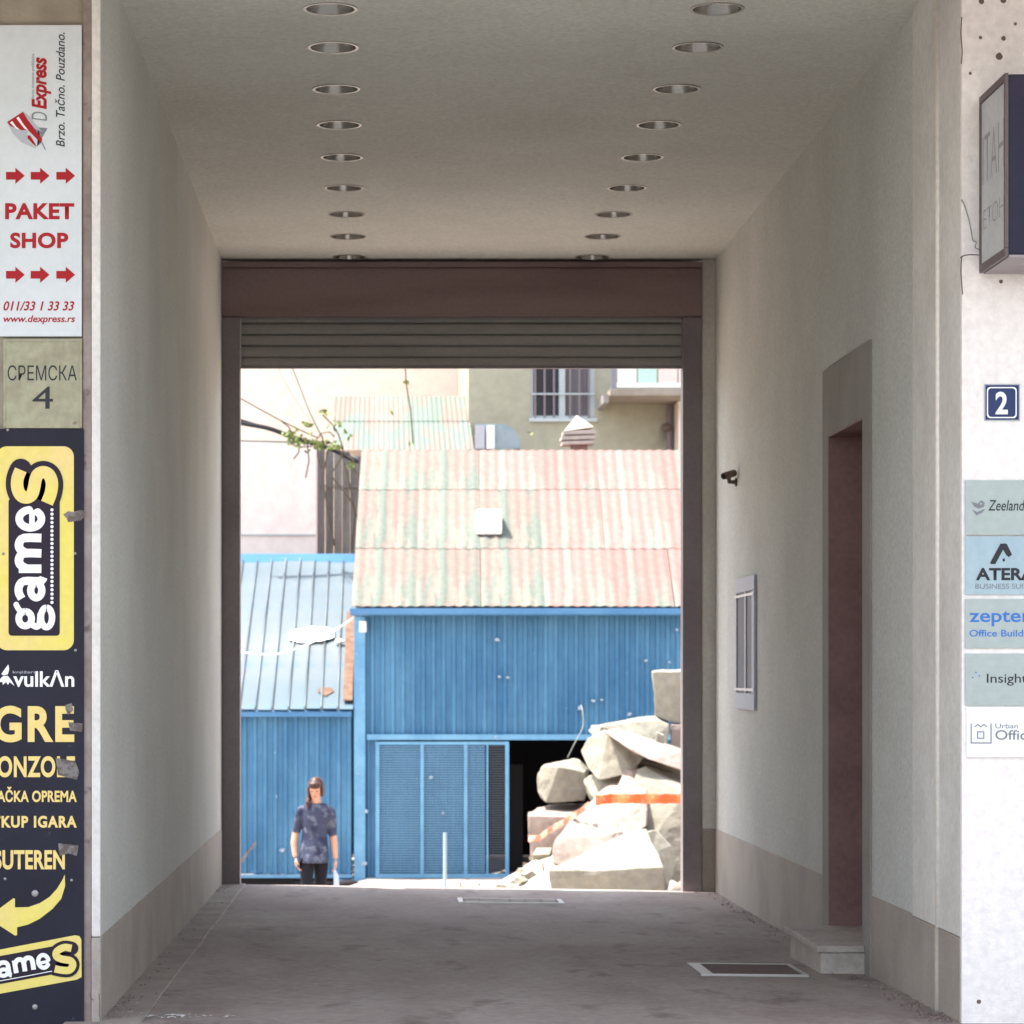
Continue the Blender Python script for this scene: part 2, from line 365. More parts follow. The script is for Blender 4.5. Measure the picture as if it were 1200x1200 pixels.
# skirting slabs following the floor
def skirt(x, s, y0, y1):
    za = .406-.034*(y0-YF)/(YB-YF); zb = .406-.034*(y1-YF)/(YB-YF)
    mb = MB().prism([(x, y0, -.2), (x, y1, -.2), (x, y1, zb), (x, y0, za)], (s*.004, 0, 0)); mb.build('skirting_band', M_skirt, bld)
skirt(XL, 1, YF+.02, YB); skirt(XR, -1, 12.135, 13.25); skirt(XR, -1, 14.68, YB-.015)
# door surround (flush darker band round the side door), reveals, leaf
mb = MB(); y0, y1, zt = 13.25, 14.68, 2.916
for a, b, c, d in ((y0, DY0, -.1, zt), (DY1, y1, -.1, zt), (DY0, DY1, DZ1, zt)): mb.box(XR-.010, XR-.0003, a, b, c, d)
mb.build('door_surround', M_surr, bld, bevel=.002)
MB().box(XR-.008, XR+.40, DY1-.008, DY1-.0005, DZ0-.01, DZ1-.001).build('door_reveal', M_redbrown, bld)
MB().box(XR-.008, XR+.40, DY0+.0005, DY0+.008, DZ0-.01, DZ1-.001).build('door_reveal', M_redbrown, bld)
MB().box(XR-.008, XR+.40, DY0+.009, DY1-.009, DZ1-.008, DZ1-.0005).build('door_reveal', M_redbrown, bld)
dr = MB().box(XR+.34, XR+.38, DY0+.009, DY1-.009, DZ0, DZ1-.009).build('door', M_redbrown, bld)
for za, zb in ((.35, 1.1), (1.3, 2.3)):
    MB().box(XR+.33, XR+.339, DY0+.15, DY1-.15, za, zb).build('door_panel', M_redbrown, dr, bevel=.004)
MB().tube([(XR+.30, DY0+.08, 1.15), (XR+.30, DY0+.2, 1.15)], .01).tube([(XR+.34, DY0+.09, 1.15), (XR+.30, DY0+.09, 1.15)], .008).build('handle', M_alu, dr)
# ceiling with round cut-outs
DLY = [12.127, 12.869, 13.788, 14.687, 15.608, 16.594, 17.549, 18.438, 19.343]
LX = [-.2155, 1.386]; RH = .104
cv = bpy.data.curves.new('ceiling', 'CURVE'); cv.dimensions = '2D'; cv.fill_mode = 'BOTH'; cv.extrude = .03
def spl(pts):
    s = cv.splines.new('POLY'); s.points.add(len(pts)-1); s.use_cyclic_u = True
    for p, q in zip(s.points, pts): p.co = (q[0], q[1], 0, 1)
spl([(XL-.02, YF+.0), (XR+.02, YF+.0), (XR+.02, YB+.3), (XL-.02, YB+.3)])
for yy in DLY:
    for xx in LX: spl([(xx+RH*math.cos(a*math.pi/14), yy+RH*math.sin(a*math.pi/14)) for a in range(28)])
co = bpy.data.objects.new('c', cv); COL.objects.link(co)
me = bpy.data.meshes.new_from_object(co.evaluated_get(bpy.context.evaluated_depsgraph_get())); bpy.data.objects.remove(co)
for v in me.vertices: v.co.z += ZC+.03
me.name = 'ceiling'; me.materials.clear(); me.materials.append(M_ceil); wl = worldloc(bld)
for v in me.vertices: v.co -= wl
o = bpy.data.objects.new('ceiling', me); COL.objects.link(o); o.parent = bld
MB().box(XL-.02, XR+.02, YF+.02, YB+.3, ZC+.2, ZC+.35).build('floor_slab', M_dark, bld)
# unseen upper storey: overhang added to shade the street front; low mass behind
MB().box(-20, 20, 9.0, YF-.02, 4.02, 9.5).build('unseen_upper_block', M_facade, bld)
MB().box(-20, 20, YF-.0195, YF+2.5, 4.60, 9.5).build('unseen_upper_block', M_facade, bld)
MB().box(-20, 20, YF+2.501, YB+.2, 4.60, 5.0).build('flat_roof', M_facade, bld)
MB().box(-9.05, 9.05, YF+.01, YB+.3, ZC+.36, 4.599).build('floor_slab', M_plaster, bld)
MB().box(-20, -9.01, YF+.02, YB, -.5, 4.6).build('wall', M_facade, bld); MB().box(9.01, 20, YF+.02, YB, -.5, 4.6).build('wall', M_facade, bld)
MB().box(XL-.5, XR+.5, YB+.27, YB+.4, ZC+.01, 4.8).build('lintel', M_plaster, bld)

# facade marks: holes and cracks
for hx, hy, hr in ((1149,44,1.8),(1176,45,2.4),(1171,66,3.4),(1137,86,1.6),(1173,330,2.0),(1147,1174,2.4),(1190,28,1.6),(1150,1,3),(1176,0,3)):
    ring = [P(hx+hr*(1+.3*random.random())*math.cos(a*math.pi/6), hy+hr*(1+.4*random.random())*math.sin(a*math.pi/6), YF-.001) for a in range(12)]
    MB().prism(ring, (0,.0008,0)).build('bolt_hole', M_hole, bld)
for pts in (((317/2.73,1103/2.73+760),(319/2.73,1140/2.73+760),(318/2.73,1170/2.73+760),(322/2.73,1190/2.73+760)), ((105,1164),(107,1170),(110,1172))):
    stroke(list(pts), 1.0, YF-.0086, M_hole, bld, 'crack', rnd=False)
for pts in (((1127,20),(1126,40),(1127.5,60),(1126.5,75)), ((1127,300),(1126,318),(1128,345))):
    stroke(list(pts), 1.3, YF-.0008, M_hole, bld, 'crack', rnd=False)

m = MB(); random.seed(5)
for _ in range(70):
    a = X(random.gauss(185,38), 11.3); b_ = 11.22+random.random()*.12; q = random.uniform(.003,.012)
    m.add([(a+random.uniform(-1,1)*q*2, b_+random.uniform(-1,1)*q*2, fz(a,b_)+.003+.003*random.random()) for k in range(5)], [(0,1,2),(2,3,4),(0,2,4)])
tag(m.build('paint_flakes', M_wht, loc=(X(185,11.3),11.25,.08)), 'white paint flakes strewn on the floor at the left corner', 'debris', kind='stuff')
# ------------------------------------------------------------------ downlights
ords = ['first','second','third','fourth','fifth','sixth','seventh','eighth','ninth']
def make_downlight():
    t = thing('downlight', '', 'ceiling light', (0,0,0))
    def ring(r0, r1, z0, z1, n=32):
        m = MB()
        vs = [(r*math.cos(2*math.pi*k/n), r*math.sin(2*math.pi*k/n), z) for (r, z) in ((r0,z1),(r1,z1),(r1,z0),(r0,z0)) for k in range(n)]
        fs = [(i*n+k, i*n+(k+1)%n, ((i+1)%4)*n+(k+1)%n, ((i+1)%4)*n+k) for i in range(4) for k in range(n)]
        return m.add(vs, fs)
    ring(.1005, .1135, -.004, -.0005).build('rim', M_rim, t, smooth=False)
    m = MB(); n = 32; prof = [(.1005,-.002),(.094,.03),(.082,.07),(.06,.105),(.03,.115)]
    m.add([(r*math.cos(2*math.pi*k/n), r*math.sin(2*math.pi*k/n), z) for r, z in prof for k in range(n)],
          [(i*n+k, i*n+(k+1)%n, (i+1)*n+(k+1)%n, (i+1)*n+k) for i in range(4) for k in range(n)]+[tuple(4*n+k for k in range(n))])
    m.build('reflector', M_chrome, t, smooth=True)
    for sx_ in (-.03, .03): MB().tube([(sx_,0,.085),(sx_,0,.02)], [.012,.012]).build('lamp_tube', M_bulb, t, smooth=True)
    MB().box(-.05,.05,-.012,.012,.078,.1).build('lamp_holder', M_canin, t)
    return t
pd = make_downlight(); first = True
for r, xx in enumerate(LX):
    for i, yy in enumerate(DLY):
        o = pd if first else copy_tree(pd); first = False
        o.location = (xx, yy, ZC); o.rotation_euler = (random.uniform(-.012,.012), random.uniform(-.012,.012), random.uniform(-.8, .8))
        tag(o, 'unlit recessed ceiling downlight, %s from the street in the %s row' % (ords[i], ('left','right')[r]), 'ceiling light', 'downlights in the passage ceiling')

# ------------------------------------------------------------------ roller shutter gate
gate = thing('roller_shutter', 'rolled up grey roller shutter in a dark red brown frame at passage end', 'shutter', (.6, YB, 0))
GY = YB-.006
MB().box(X(260.3,YB), X(822,YB), GY-.05, GY+.25, Z(371.5,YB), Z(315.5,YB)).build('shutter_housing', M_header, gate, bevel=.006)
MB().box(X(260.3,YB), X(822,YB), GY-.075, GY+.25, Z(315,YB), Z(308.5,YB)).build('housing_flange', M_header, gate, bevel=.004)
MB().box(X(260.5,YB), X(281.5,YB), GY-.03, GY+.12, -.1, Z(372,YB)).build('guide_post', M_post, gate, bevel=.005)
MB().box(X(799.5,YB), X(821.5,YB), GY-.03, GY+.12, -.2, Z(372,YB)).build('guide_post', M_post, gate, bevel=.005)
ys_ = [366, 378.6, 392, 405.2, 418.6, 430]
sm = None
for a, b in zip(ys_, ys_[1:]):
    h = (b-a)*YB/F; x0, x1 = X(282,YB), X(799,YB); ysl = GY+.03
    prof = [(0,.0),(-.012,.1),(-.016,.35),(-.016,.7),(-.010,.93),(.004,.96),(.008,1.0)]
    m = MB(); vs = []
    for x in (x0, x1): vs += [(x, ysl+p[0], Z(b,YB)+h*(1-p[1])) for p in prof]
    n = len(prof); m.add(vs+[(x0,ysl+.02,Z(a,YB)),(x0,ysl+.02,Z(b,YB)),(x1,ysl+.02,Z(a,YB)),(x1,ysl+.02,Z(b,YB))],
        [(i, i+1, n+i+1, n+i) for i in range(n-1)]+[(2*n,2*n+1,2*n+3,2*n+2)])
    m.build('slat', M_slat, gate)
MB().box(X(281.6,YB), X(799.4,YB), GY+.015, GY+.045, Z(431.6,YB), Z(429.6,YB)).build('bottom_bar', M_post, gate)

# ------------------------------------------------------------------ left signs
D1 = YF-.010
def screw(px, py, d, parent, r=1.8):
    p = P(px, py, d); MB().ball(p, (r*d/F, .004, r*d/F), nu=12, nv=6).build('screw', M_screw, parent, smooth=True)
s1 = thing('parcel_shop_sign', 'white parcel shop sign with red arrows and lettering on left pillar', 'sign', P(45, 394, YF))
MB().box(X(-6,YF), X(96,YF), D1, YF+.011, Z(394.5,YF), Z(30,YF)).build('board', M_board, s1, bevel=.002)
D = D1-.001
def z2(a): return [(x/6.67, 20+y/6.67) for x, y in a]
poly(z2([(55,820),(80,850),(170,885),(215,880),(212,960),(285,1030),(170,980),(100,910)]), D, M_lgrey, s1)
poly(z2([(182,740),(245,800),(300,862),(372,868),(290,1012),(320,985),(215,800)]), D, M_grey, s1)
poly(z2([(182,740),(225,770),(290,850),(330,900),(270,870),(215,800)]), D-.0008, M_lgrey, s1)
poly(z2([(55,820),(180,740),(215,800),(330,955),(320,985),(215,880),(170,885),(80,850)]), D-.0008, M_red, s1)
poly(z2([(78,825),(95,812),(125,855),(155,880),(128,874)]), D-.0016, M_wht, s1)
poly(z2([(128,790),(145,778),(185,840),(222,885),(190,872)]), D-.0016, M_wht, s1)
poly(z2([(215,925),(235,925),(275,990),(285,1015),(250,985),(217,950)]), D-.0016, M_red, s1)
poly(z2([(320,975),(328,975),(358,1035),(350,1035)]), D-.0016, M_grey, s1)
vtext('Express', 37, 67, 60, 128, D, M_red, s1, bold=.035, shear=.25)
vtext('D', 37, 131, 55, 141.5, D-.0014, M_grey, s1, bold=-.01, shear=.2)
vtext('brza dostava pošiljaka', 36.6, 63, 41, 115, D, M_grey, s1, bold=.0)
vtext('Brzo. Tačno. Pouzdano.', 64.5, 38, 76, 172, D, M_blk, s1, bold=.008, shear=.25)
for cy in (206, 322):
    for x0 in (7, 36, 66):
        poly([(x0,cy-4.5),(x0+11,cy-4.5),(x0+11,cy-9.5),(x0+22,cy),(x0+11,cy+9.5),(x0+11,cy+4.5),(x0,cy+4.5)], D, M_red, s1, 'arrow')
htext('PAKET', 6, 238, 87, 257, D, M_red, s1, bold=.038, space=1.06)
htext('SHOP', 12, 272.5, 80, 291, D, M_red, s1, bold=.038, space=1.06)
htext('011/33 1 33 33', 4, 353, 87, 364, D, M_red, s1, bold=.018, shear=.25)
htext('www.dexpress.rs', 4, 369.5, 88, 380, D, M_red, s1, bold=.018, shear=.2)

s2 = thing('street_name_plaque', 'old cast stone street name plaque with number four between two left signs', 'plaque', P(50, 502, YF))
MB().box(X(4,YF), X(96.5,YF), D1+.002, YF+.011, Z(502,YF), Z(397,YF)).build('plate', M_plaque, s2, bevel=.003)
fr = MB(); 
for a, b, c, d in ((4.5,7,398,501),(93.5,96,398,501),(7.2,93.3,398,400.5)): fr.box(X(a,YF), X(b,YF), D1-.001, D1+.0015, Z(d,YF), Z(c,YF))
fr.build('raised_rim', M_plaque, s2, bevel=.001)
D = D1+.001
htext('СРЕМСКА', 9, 428, 90, 446, D, M_blk, s2, bold=.0)
htext('4', 38, 453, 62, 479, D, M_blk, s2, bold=.0)

s3 = thing('game_shop_sign', 'tall navy board with yellow game shop logo and arrow on left pillar', 'sign', P(45, 1200, YF))
MB().box(X(-34,YF), X(98.5,YF), D1, YF+.0115, Z(1212,YF), Z(503,YF)).build('board', M_navy, s3, bevel=.002)
D = D1-.001
poly(rrect(-4, 523, 86.5, 762, 12), D, M_yel, s3, 'logo_panel')
poly(rrect(10, 584, 70, 745, 4), D-.0012, M_black, s3, 'logo_panel')
def z3(a): return [(x/9.23, 510+y/9.23) for x, y in a]
Sp = z3([(225,375),(192,460),(185,545),(205,620),(245,665),(300,672),(345,640),(368,570),(385,480),(410,425),(460,400),(515,415),(550,465),(562,540),(545,640),(507,735)])
stroke(Sp, 26.5, D-.0024, M_black, s3, 'logo_letter')
stroke(Sp, 14.6, D-.0036, M_yel, s3, 'logo_letter', rnd=False)
def ell(cx, cy, ru, rv, a0=0, a1=360, n=14): return [(cx+ru*math.cos(R(a0+(a1-a0)*i/n)), cy+rv*math.sin(R(a0+(a1-a0)*i/n))) for i in range(n+1)]
GL = {'g': [(ell(15.5,23.5,8.5,7.5),8), (ell(17,-1.5,11.5,6.5),7.5), ([(9,16),(6,10),(10,6.5),(20,5.5)],7.5), ([(23,28),(28,32),(32,34)],6.5)],
      'a': [(ell(48.5,10.5,8.5,6.5),8.5), ([(39,27.5),(46,31),(54,30.5),(59.5,25),(59.5,10),(60.5,4),(64,2)],9.5)],
      'm': [([(74,4.5),(74,31)],10), ([(74,22),(79,29.5),(86,30.5),(92,25),(92,4.5)],10), ([(92,22),(97,29.5),(104,30.5),(110,25),(110,4.5)],10)],
      'e': [(ell(132.5,17.5,10.5,13,6,318),9), ([(122,15.5),(143,15.5)],6.5)]}
def logo_word(O, U, V, k, dd):
    for ch in 'game':
        for n_, (pts, wd_) in enumerate(GL[ch]):
            stroke([(O[0]+U[0]*a+V[0]*c, O[1]+U[1]*a+V[1]*c) for a, c in pts], wd_*k, dd-.0002*n_, M_wht, s3, 'lettering', rnd=(ch in 'ge' or n_ == 0) and len(pts) > 2, sub=3)
logo_word((53,740.5), (0,-1), (-1,0), 1.0, D-.0036)
m = MB()
for i in range(23):
    cx, cy = 60.9, 597.5+4.93*i
    m.add([P(cx+2*math.cos(a*math.pi/4), cy+1.9*math.sin(a*math.pi/4), D-.0036) for a in range(8)], [tuple(range(8))])
m.build('dotted_line', M_wht, s3)
def z4(a): return [(x/6.67, 640+y/6.67) for x, y in a]
poly(z4([(10,1000),(38,960),(65,925),(72,960),(62,1000),(30,1012)]), D, M_wht, s3)
poly(z4([(-20,1055),(0,1040),(20,1018),(60,1013),(90,1050),(113,1092),(75,1062),(62,1085),(48,1062),(22,1085),(20,1065)]), D, M_wht, s3)
htext('vulkΛn', 15.5, 785.5, 87, 805, D, M_wht, s3, bold=.02)
htext('knjižara', 15, 786, 43, 790, D-.0008, M_lgrey, s3)
htext('IGRE', -22, 827, 87, 870, D, M_ylet, s3, bold=.035, space=1.15)
htext('KONZOLE', -17, 886, 88, 911, D, M_ylet, s3, bold=.033, space=1.08)
htext('IGRAČKA OPREMA', -24, 922, 90, 940, D, M_ylet, s3, bold=.03, space=1.04)
htext('OTKUP IGARA', -23, 956, 90, 970, D, M_ylet, s3, bold=.04, space=1.15)
htext('SUTEREN', -7, 996, 76, 1019, D, M_ylet, s3, bold=.033, space=1.04)
def z5(a): return [(x/6, 1000+y/6) for x, y in a]
top = [(455,150),(440,185),(400,250),(350,305),(280,350),(200,378),(105,380),(105,320),(95,315),(0,385),(-60,430)]
bot = [(-60,470),(0,510),(105,578),(120,575),(120,520),(200,500),(280,460),(370,390),(430,320),(458,230)]
poly(z5(top+bot), D, M_yel, s3, 'arrow')
poly([(-30,1118.5),(88,1096),(93,1097),(95.3,1101),(95.6,1145),(90,1148),(-30,1170)], D, M_yel, s3, 'logo_panel')
poly([(-20,1124),(64,1108.5),(66,1141),(-20,1157)], D-.0012, M_black, s3, 'logo_panel')
S2 = z5([(503,668),(450,662),(400,690),(398,725),(440,745),(495,755),(512,785),(490,820),(440,822),(385,812)])
stroke(S2, 16, D-.0024, M_black, s3, 'logo_letter')
stroke(S2, 8.5, D-.0036, M_yel, s3, 'logo_letter', rnd=False)
logo_word((-22,1151), (.563,-.110), (-.10,-.56), .56, D-.0036)
stroke([(0,1149.5),(30,1144),(61,1138)], .9, D-.004, M_wht, s3, 'dotted_line', rnd=False)
for q in ((9,503.8),(4,649),(88,648.5),(88.5,762),(6,1030),(84,1031.5)): screw(*q, D, s3)
screw(41, 1047, D, s3, 4.2); screw(41, 1180, D, s3, 3.4)
for q in (((74,603),(80,599),(86,600),(92,598),(98.4,598),(98.4,606),(94,610),(86,611),(80,612),(78,607)),
          ((76,826),(84,824),(86,832),(80,838),(77,832)), ((80,846),(97,848),(96,858),(82,856)), ((65,888),(88,892),(93,905),(90,914),(68,908)),
          ((68,988),(92,991),(90,1003),(80,1000),(70,1003))):
    poly(list(q), D-.0018, M_scrap, s3, 'tape_scrap')

# ------------------------------------------------------------------ right plates
D = YF-.002
def plate(name, label, y0, y1, m, x0=1130.5, x1=1292, th=.008, cat='sign'):
    t = thing(name, label, cat, P((x0+x1)/2, y1, YF), 'company plates on the right facade' if cat == 'sign' else None)
    MB().box(X(x0,YF), X(x1,YF), D-th, YF-.0003, Z(y1,YF), Z(y0,YF)).build('plate', m, t, bevel=.0015)
    return t
DT = D-.009
t = plate('company_plate', 'grey green company plate with small wing emblem, topmost of the five', 563, 627, M_steel)
htext('Zeeland', 1158, 586, 1201, 598.5, DT, M_blk, t, bold=.005, shear=.2)
poly([(1138,588),(1146,590),(1150,586),(1154,589),(1153,594),(1147,596),(1142,594)], DT, M_grey, t)
poly([(1139,597),(1145,600),(1155,596),(1151,601),(1144,604)], DT, M_grey, t)
poly([(1148,590),(1151,589),(1150,592)], DT-.0008, M_steel, t)
t = plate('company_plate', 'bluish metal company plate with black chevron emblem above its name', 628.6, 697, M_steelb)
poly([(1160.5,659),(1172.5,637),(1179,637),(1174,647),(1166.5,661),(1161,661)], DT, M_blk, t)
poly([(1176.5,636.5),(1180,637.5),(1186,650),(1182,653),(1179,650),(1174,641)], DT-.0008, M_blk, t)
poly([(1174.5,656),(1177,653.5),(1178,657),(1176,658.5)], DT, M_blk, t)
htext('ATERA', 1143.5, 665.5, 1213, 680, DT, M_blk, t, bold=.035)
htext('BUSINESS SUITES', 1143, 684, 1214, 690, DT, M_grey, t, bold=0)
t = plate('company_plate', 'grey company plate with blue lettering in two lines', 702, 759.5, M_steel)
htext('zepter', 1136, 716, 1208, 734, DT, M_zblue, t, bold=.012)
htext('Office Building', 1136, 738, 1215, 748.5, DT, M_zblue, t, bold=.012)
t = plate('company_plate', 'grey company plate with one line of dark lettering and faint blue dots', 766, 826.5, M_steel)
htext('Insights', 1156.5, 789.5, 1210, 803.5, DT, M_blk, t, bold=.003)
for a, b in ((1143,787),(1147,791),(1139,793)): poly([(a,b),(a+1.6,b+.5),(a+1.5,b+2),(a,b+1.7)], DT, M_zblue, t)
t = plate('company_plate', 'white company plate with square house emblem, lowest of the five', 828.5, 887.5, M_white, x0=1132)
for q in (((1137.5,848),(1138.7,848),(1138.7,870),(1162,870),(1162,871.3),(1137.5,871.3)), ((1160.8,848),(1162,848),(1162,869.8),(1160.8,869.8)),
          ((1142,851.5),(1146,848),(1149.5,851),(1153,848),(1157,851.5),(1156,852.3),(1153,849.6),(1149.5,852.6),(1146,849.6),(1143,852.3))):
    poly(list(q), DT, M_grey, t)
for q in (((1145,857),(1153.5,857),(1153.5,858.2),(1145,858.2)),((1145,864.5),(1153.5,864.5),(1153.5,865.7),(1145,865.7)),((1145,858.3),(1146.2,858.3),(1146.2,864.4),(1145,864.4)),((1152.3,858.3),(1153.5,858.3),(1153.5,864.4),(1152.3,864.4))):
    poly(list(q), DT, M_grey, t)
htext('Urban', 1166.5, 848, 1193, 853.5, DT, M_grey, t); htext('Office', 1166.5, 855.5, 1212, 867, DT, M_grey, t, bold=.005)
t = thing('house_number_plate', 'small blue enamel house number plate with white figure two', 'number plate', P(1174, 493, YF))
MB().box(X(1153,YF), X(1195,YF), D-.003, YF-.0003, Z(493.5,YF), Z(450,YF)).build('plate', M_lgrey, t, bevel=.0015)
MB().box(X(1154.5,YF), X(1193.5,YF), D-.0045, D-.0032, Z(492,YF), Z(451.5,YF)).build('enamel_field', M_enam, t)
m = MB()
o_, i_ = rrect(1156.5,453.5,1191.5,490,4,4), rrect(1157.9,454.9,1190.1,488.6,4,4); n = len(o_)
m.add([P(x,y,D-.0052) for x,y in o_]+[P(x,y,D-.0052) for x,y in i_], [(k,(k+1)%n,n+(k+1)%n,n+k) for k in range(n)]); m.build('border_line', M_wht, t)
htext('2', 1166.5, 459, 1181, 485.5, D-.0052, M_wht, t, bold=.03)

# projecting light box
xb = X(1148.5, YF)
lb = thing('light_box_sign', 'projecting shop light box with navy casing and faded white face', 'sign', (xb+.1, YF, 2.9))
zb_, zt_ = 2.915, 3.575
m = MB().prism([(xb,YF-.485,zb_+.012),(xb,YF-.485,zt_+.01),(xb+.02,YF-.50,zt_+.03),(xb+.30,YF-.50,zt_+.03),(xb+.30,YF-.50,zb_+.02),(xb+.02,YF-.50,zb_+.0)], (0,0,0)) if False else MB()
m.box(xb+.004, xb+.30, YF-.49, YF-.03, zb_+.006, zt_).build('casing', M_boxblue, lb, bevel=.008)
m = MB()
for ya, yb2, za, zb2 in ((YF-.49,YF-.03,zt_-.022,zt_+.004),(YF-.49,YF-.03,zb_,zb_+.03),(YF-.49,YF-.468,zb_+.031,zt_-.023),(YF-.048,YF-.03,zb_+.031,zt_-.023)):
    m.box(xb-.010, xb+.0035, ya, yb2, za, zb2)
m.build('face_frame', M_boxedge, lb, bevel=.002)
MB().box(xb-.004, xb+.0034, YF-.467, YF-.049, zb_+.032, zt_-.024).build('face_panel', M_boxface, lb)
MB().box(xb+.006, xb+.29, YF-.485, YF-.035, zb_-.004, zb_+.0055).build('underside', M_boxund, lb, bevel=.001)
MB().box(xb+.02, xb+.28, YF-.03, YF-.0005, zb_+.1, zb_+.14).box(xb+.02, xb+.28, YF-.03, YF-.0005, zt_-.14, zt_-.1).build('bracket', M_boxedge, lb)
m = MB()
for k in (.07,.14,.21): m.box(xb+k, xb+k+.006, YF-.4935, YF-.4905, zb_+.02, zt_-.02)
m.build('casing_rib', M_boxblue, lb)
xf = xb-.0046
def q3(px, py):   # point on the left face plane of the box
    d = xf*F/(px-448); return Vector((xf, d, Z(py, d)))
text('ITAH', q3(1151.5,217), q3(1176.5,195), q3(1151.5,161), M_faint, lb, bold=-.012)
text('ETOH', q3(1152.5,270), q3(1176.5,251), q3(1152.5,247), M_faint, lb, bold=-.016)
def cable(name, label, pts, r, m, n=6, cat='cable', group=None):
    q = []
    pts = [Vector(p) for p in pts]; k = len(pts)
    for i in range(k-1):
        p0, p1, p2, p3 = pts[max(i-1,0)], pts[i], pts[i+1], pts[min(i+2,k-1)]
        for j in range(5):
            t = j/5; q.append(.5*(2*p1+(p2-p0)*t+(2*p0-5*p1+4*p2-p3)*t*t+(3*p1-p0-3*p2+p3)*t**3))
    q.append(pts[-1])
    o = MB().tube(q, r, n).build(name, m, loc=tuple(pts[0]), smooth=True); return tag(o, label, cat, group)
Df = YF-.006
cable('cable', 'loose thin grey cable dangling left of the light box', [P(1126.5,234,Df),P(1130,240,Df),P(1135,256,Df-.02),P(1138,270,Df-.02),P(1140,281,Df-.01),P(1144,284,Df-.02),P(1143,290,Df-.02),P(1150,293,Df-.02)], .0022, M_cableg)
cable('cable', 'short thin dark wire poking out below the loose cable at the light box', [P(1125.5,302,Df-.01),P(1130,299.5,Df-.02),P(1138,298.5,Df-.02),P(1150,299,Df-.03)], .002, M_cable)

# ------------------------------------------------------------------ things inside the passage
st = thing('door_step', 'low stone door step with overhanging slab at the side door', 'step', (2.1, 13.9, 0))
sx = 1.99; sy0, sy1 = 13.39, 14.40
m = MB(); m.box(sx+.015, XR+.02, sy0+.012, sy1-.01, -.05, .1275)
m.build('step_block', M_step, st, bevel=.006)
MB().box(sx-.004, XR+.34, DY0+.0, DY1-.01, .128, .158).box(sx-.004, XR-.012, sy0-.004, DY0-.0005, .128, .158).build('tread_slab', M_step, st, bevel=.004)
mt = thing('floor_mat', 'dark doormat in an aluminium frame let into the floor before the step', 'doormat', (1.75, 13.8, floor_z(1.7,13.8)))
# corners from photograph at floor level
def fp(px, py):
    d = 13.6
    for _ in range(20): d = (CZ-floor_z(X(px,d), d)-.006)*F/(py-790)
    return Vector((X(px,d), d, floor_z(X(px,d), d)))
ya, yb = 13.22, 13.84; xa, xc = 1.44, 1.925
zz = floor_z(1.7, 13.8)
for n_, (a, b, c, d) in enumerate(((xa,xa+.055,ya,yb),(xc-.02,xc,ya,yb),(xa+.056,xc-.021,ya,ya+.022),(xa+.056,xc-.021,yb-.008,yb))):
    m = MB().add([(a,c,floor_z(a,c)+.009),(b,c,floor_z(b,c)+.009),(b,d,floor_z(b,d)+.009),(a,d,floor_z(a,d)+.009),(a,c,floor_z(a,c)-.01),(b,c,floor_z(b,c)-.01),(b,d,floor_z(b,d)-.01),(a,d,floor_z(a,d)-.01)],
                 [(0,1,2,3),(0,4,5,1),(1,5,6,2),(2,6,7,3),(3,7,4,0)]); m.build('frame_rail', M_alu, mt)
a, b, c, d = xa+.056, xc-.021, ya+.023, yb-.009
MB().add([(a,c,floor_z(a,c)+.006),(b,c,floor_z(b,c)+.006),(b,d,floor_z(b,d)+.006),(a,d,floor_z(a,d)+.006)], [(0,1,2,3)]).build('mat_pile', M_mat, mt)

dc = thing('drain_cover', 'flat worn metal drain cover in the floor near the gate', 'drain cover', (.8, 18.2, -.03))
dx0, dx1, dy0, dy1 = .47, 1.12, 18.0, 18.36
def fl(x, y, h): return (x, y, fz(x, y)+h)
for a, b, c, d in ((dx0,dx1,dy0,dy0+.03),(dx0,dx1,dy1-.03,dy1),(dx0,dx0+.03,dy0+.031,dy1-.031),(dx1-.03,dx1,dy0+.031,dy1-.031)):
    MB().add([fl(a,c,.012),fl(b,c,.012),fl(b,d,.012),fl(a,d,.012),fl(a,c,-.02),fl(b,c,-.02),fl(b,d,-.02),fl(a,d,-.02)], [(0,1,2,3),(0,4,5,1),(1,5,6,2),(2,6,7,3),(3,7,4,0)]).build('frame_rail', M_alu, dc)
for k in range(6):
    a = dx0+.04+k*.096; MB().add([fl(a,dy0+.035,.009),fl(a+.088,dy0+.035,.009),fl(a+.088,dy1-.035,.009),fl(a,dy1-.035,.009)], [(0,1,2,3)]).build('cover_plate', M_strip, dc)
# grit gathered along the wall feet
m = MB(); random.seed(21)
for _ in range(900):
    side = random.random()
    y = random.uniform(11.12, 19.3) if random.random() < .5 else 11.12+abs(random.gauss(0,.5))
    off = abs(random.gauss(0,.05))+.006
    x = XR-off-.02 if side < .6 else XL+off+.006
    q = random.uniform(.0015,.006); c = Vector((x, y, fz(x,y)+.004 + q*.4))
    vs = [c+Vector((random.uniform(-1,1)*q*1.4, random.uniform(-1,1)*q*1.4, zz_*q*.6)) for zz_ in (-1,-1,-1,1,1,1)]
    m.add(vs, [(0,1,2),(3,4,5),(0,1,4,3),(1,2,5,4),(2,0,3,5)])
tag(m.build('grit', M_brown, loc=(.5,12,.05)), 'dark grit and crumbs gathered along the foot of the walls', 'debris', kind='stuff')
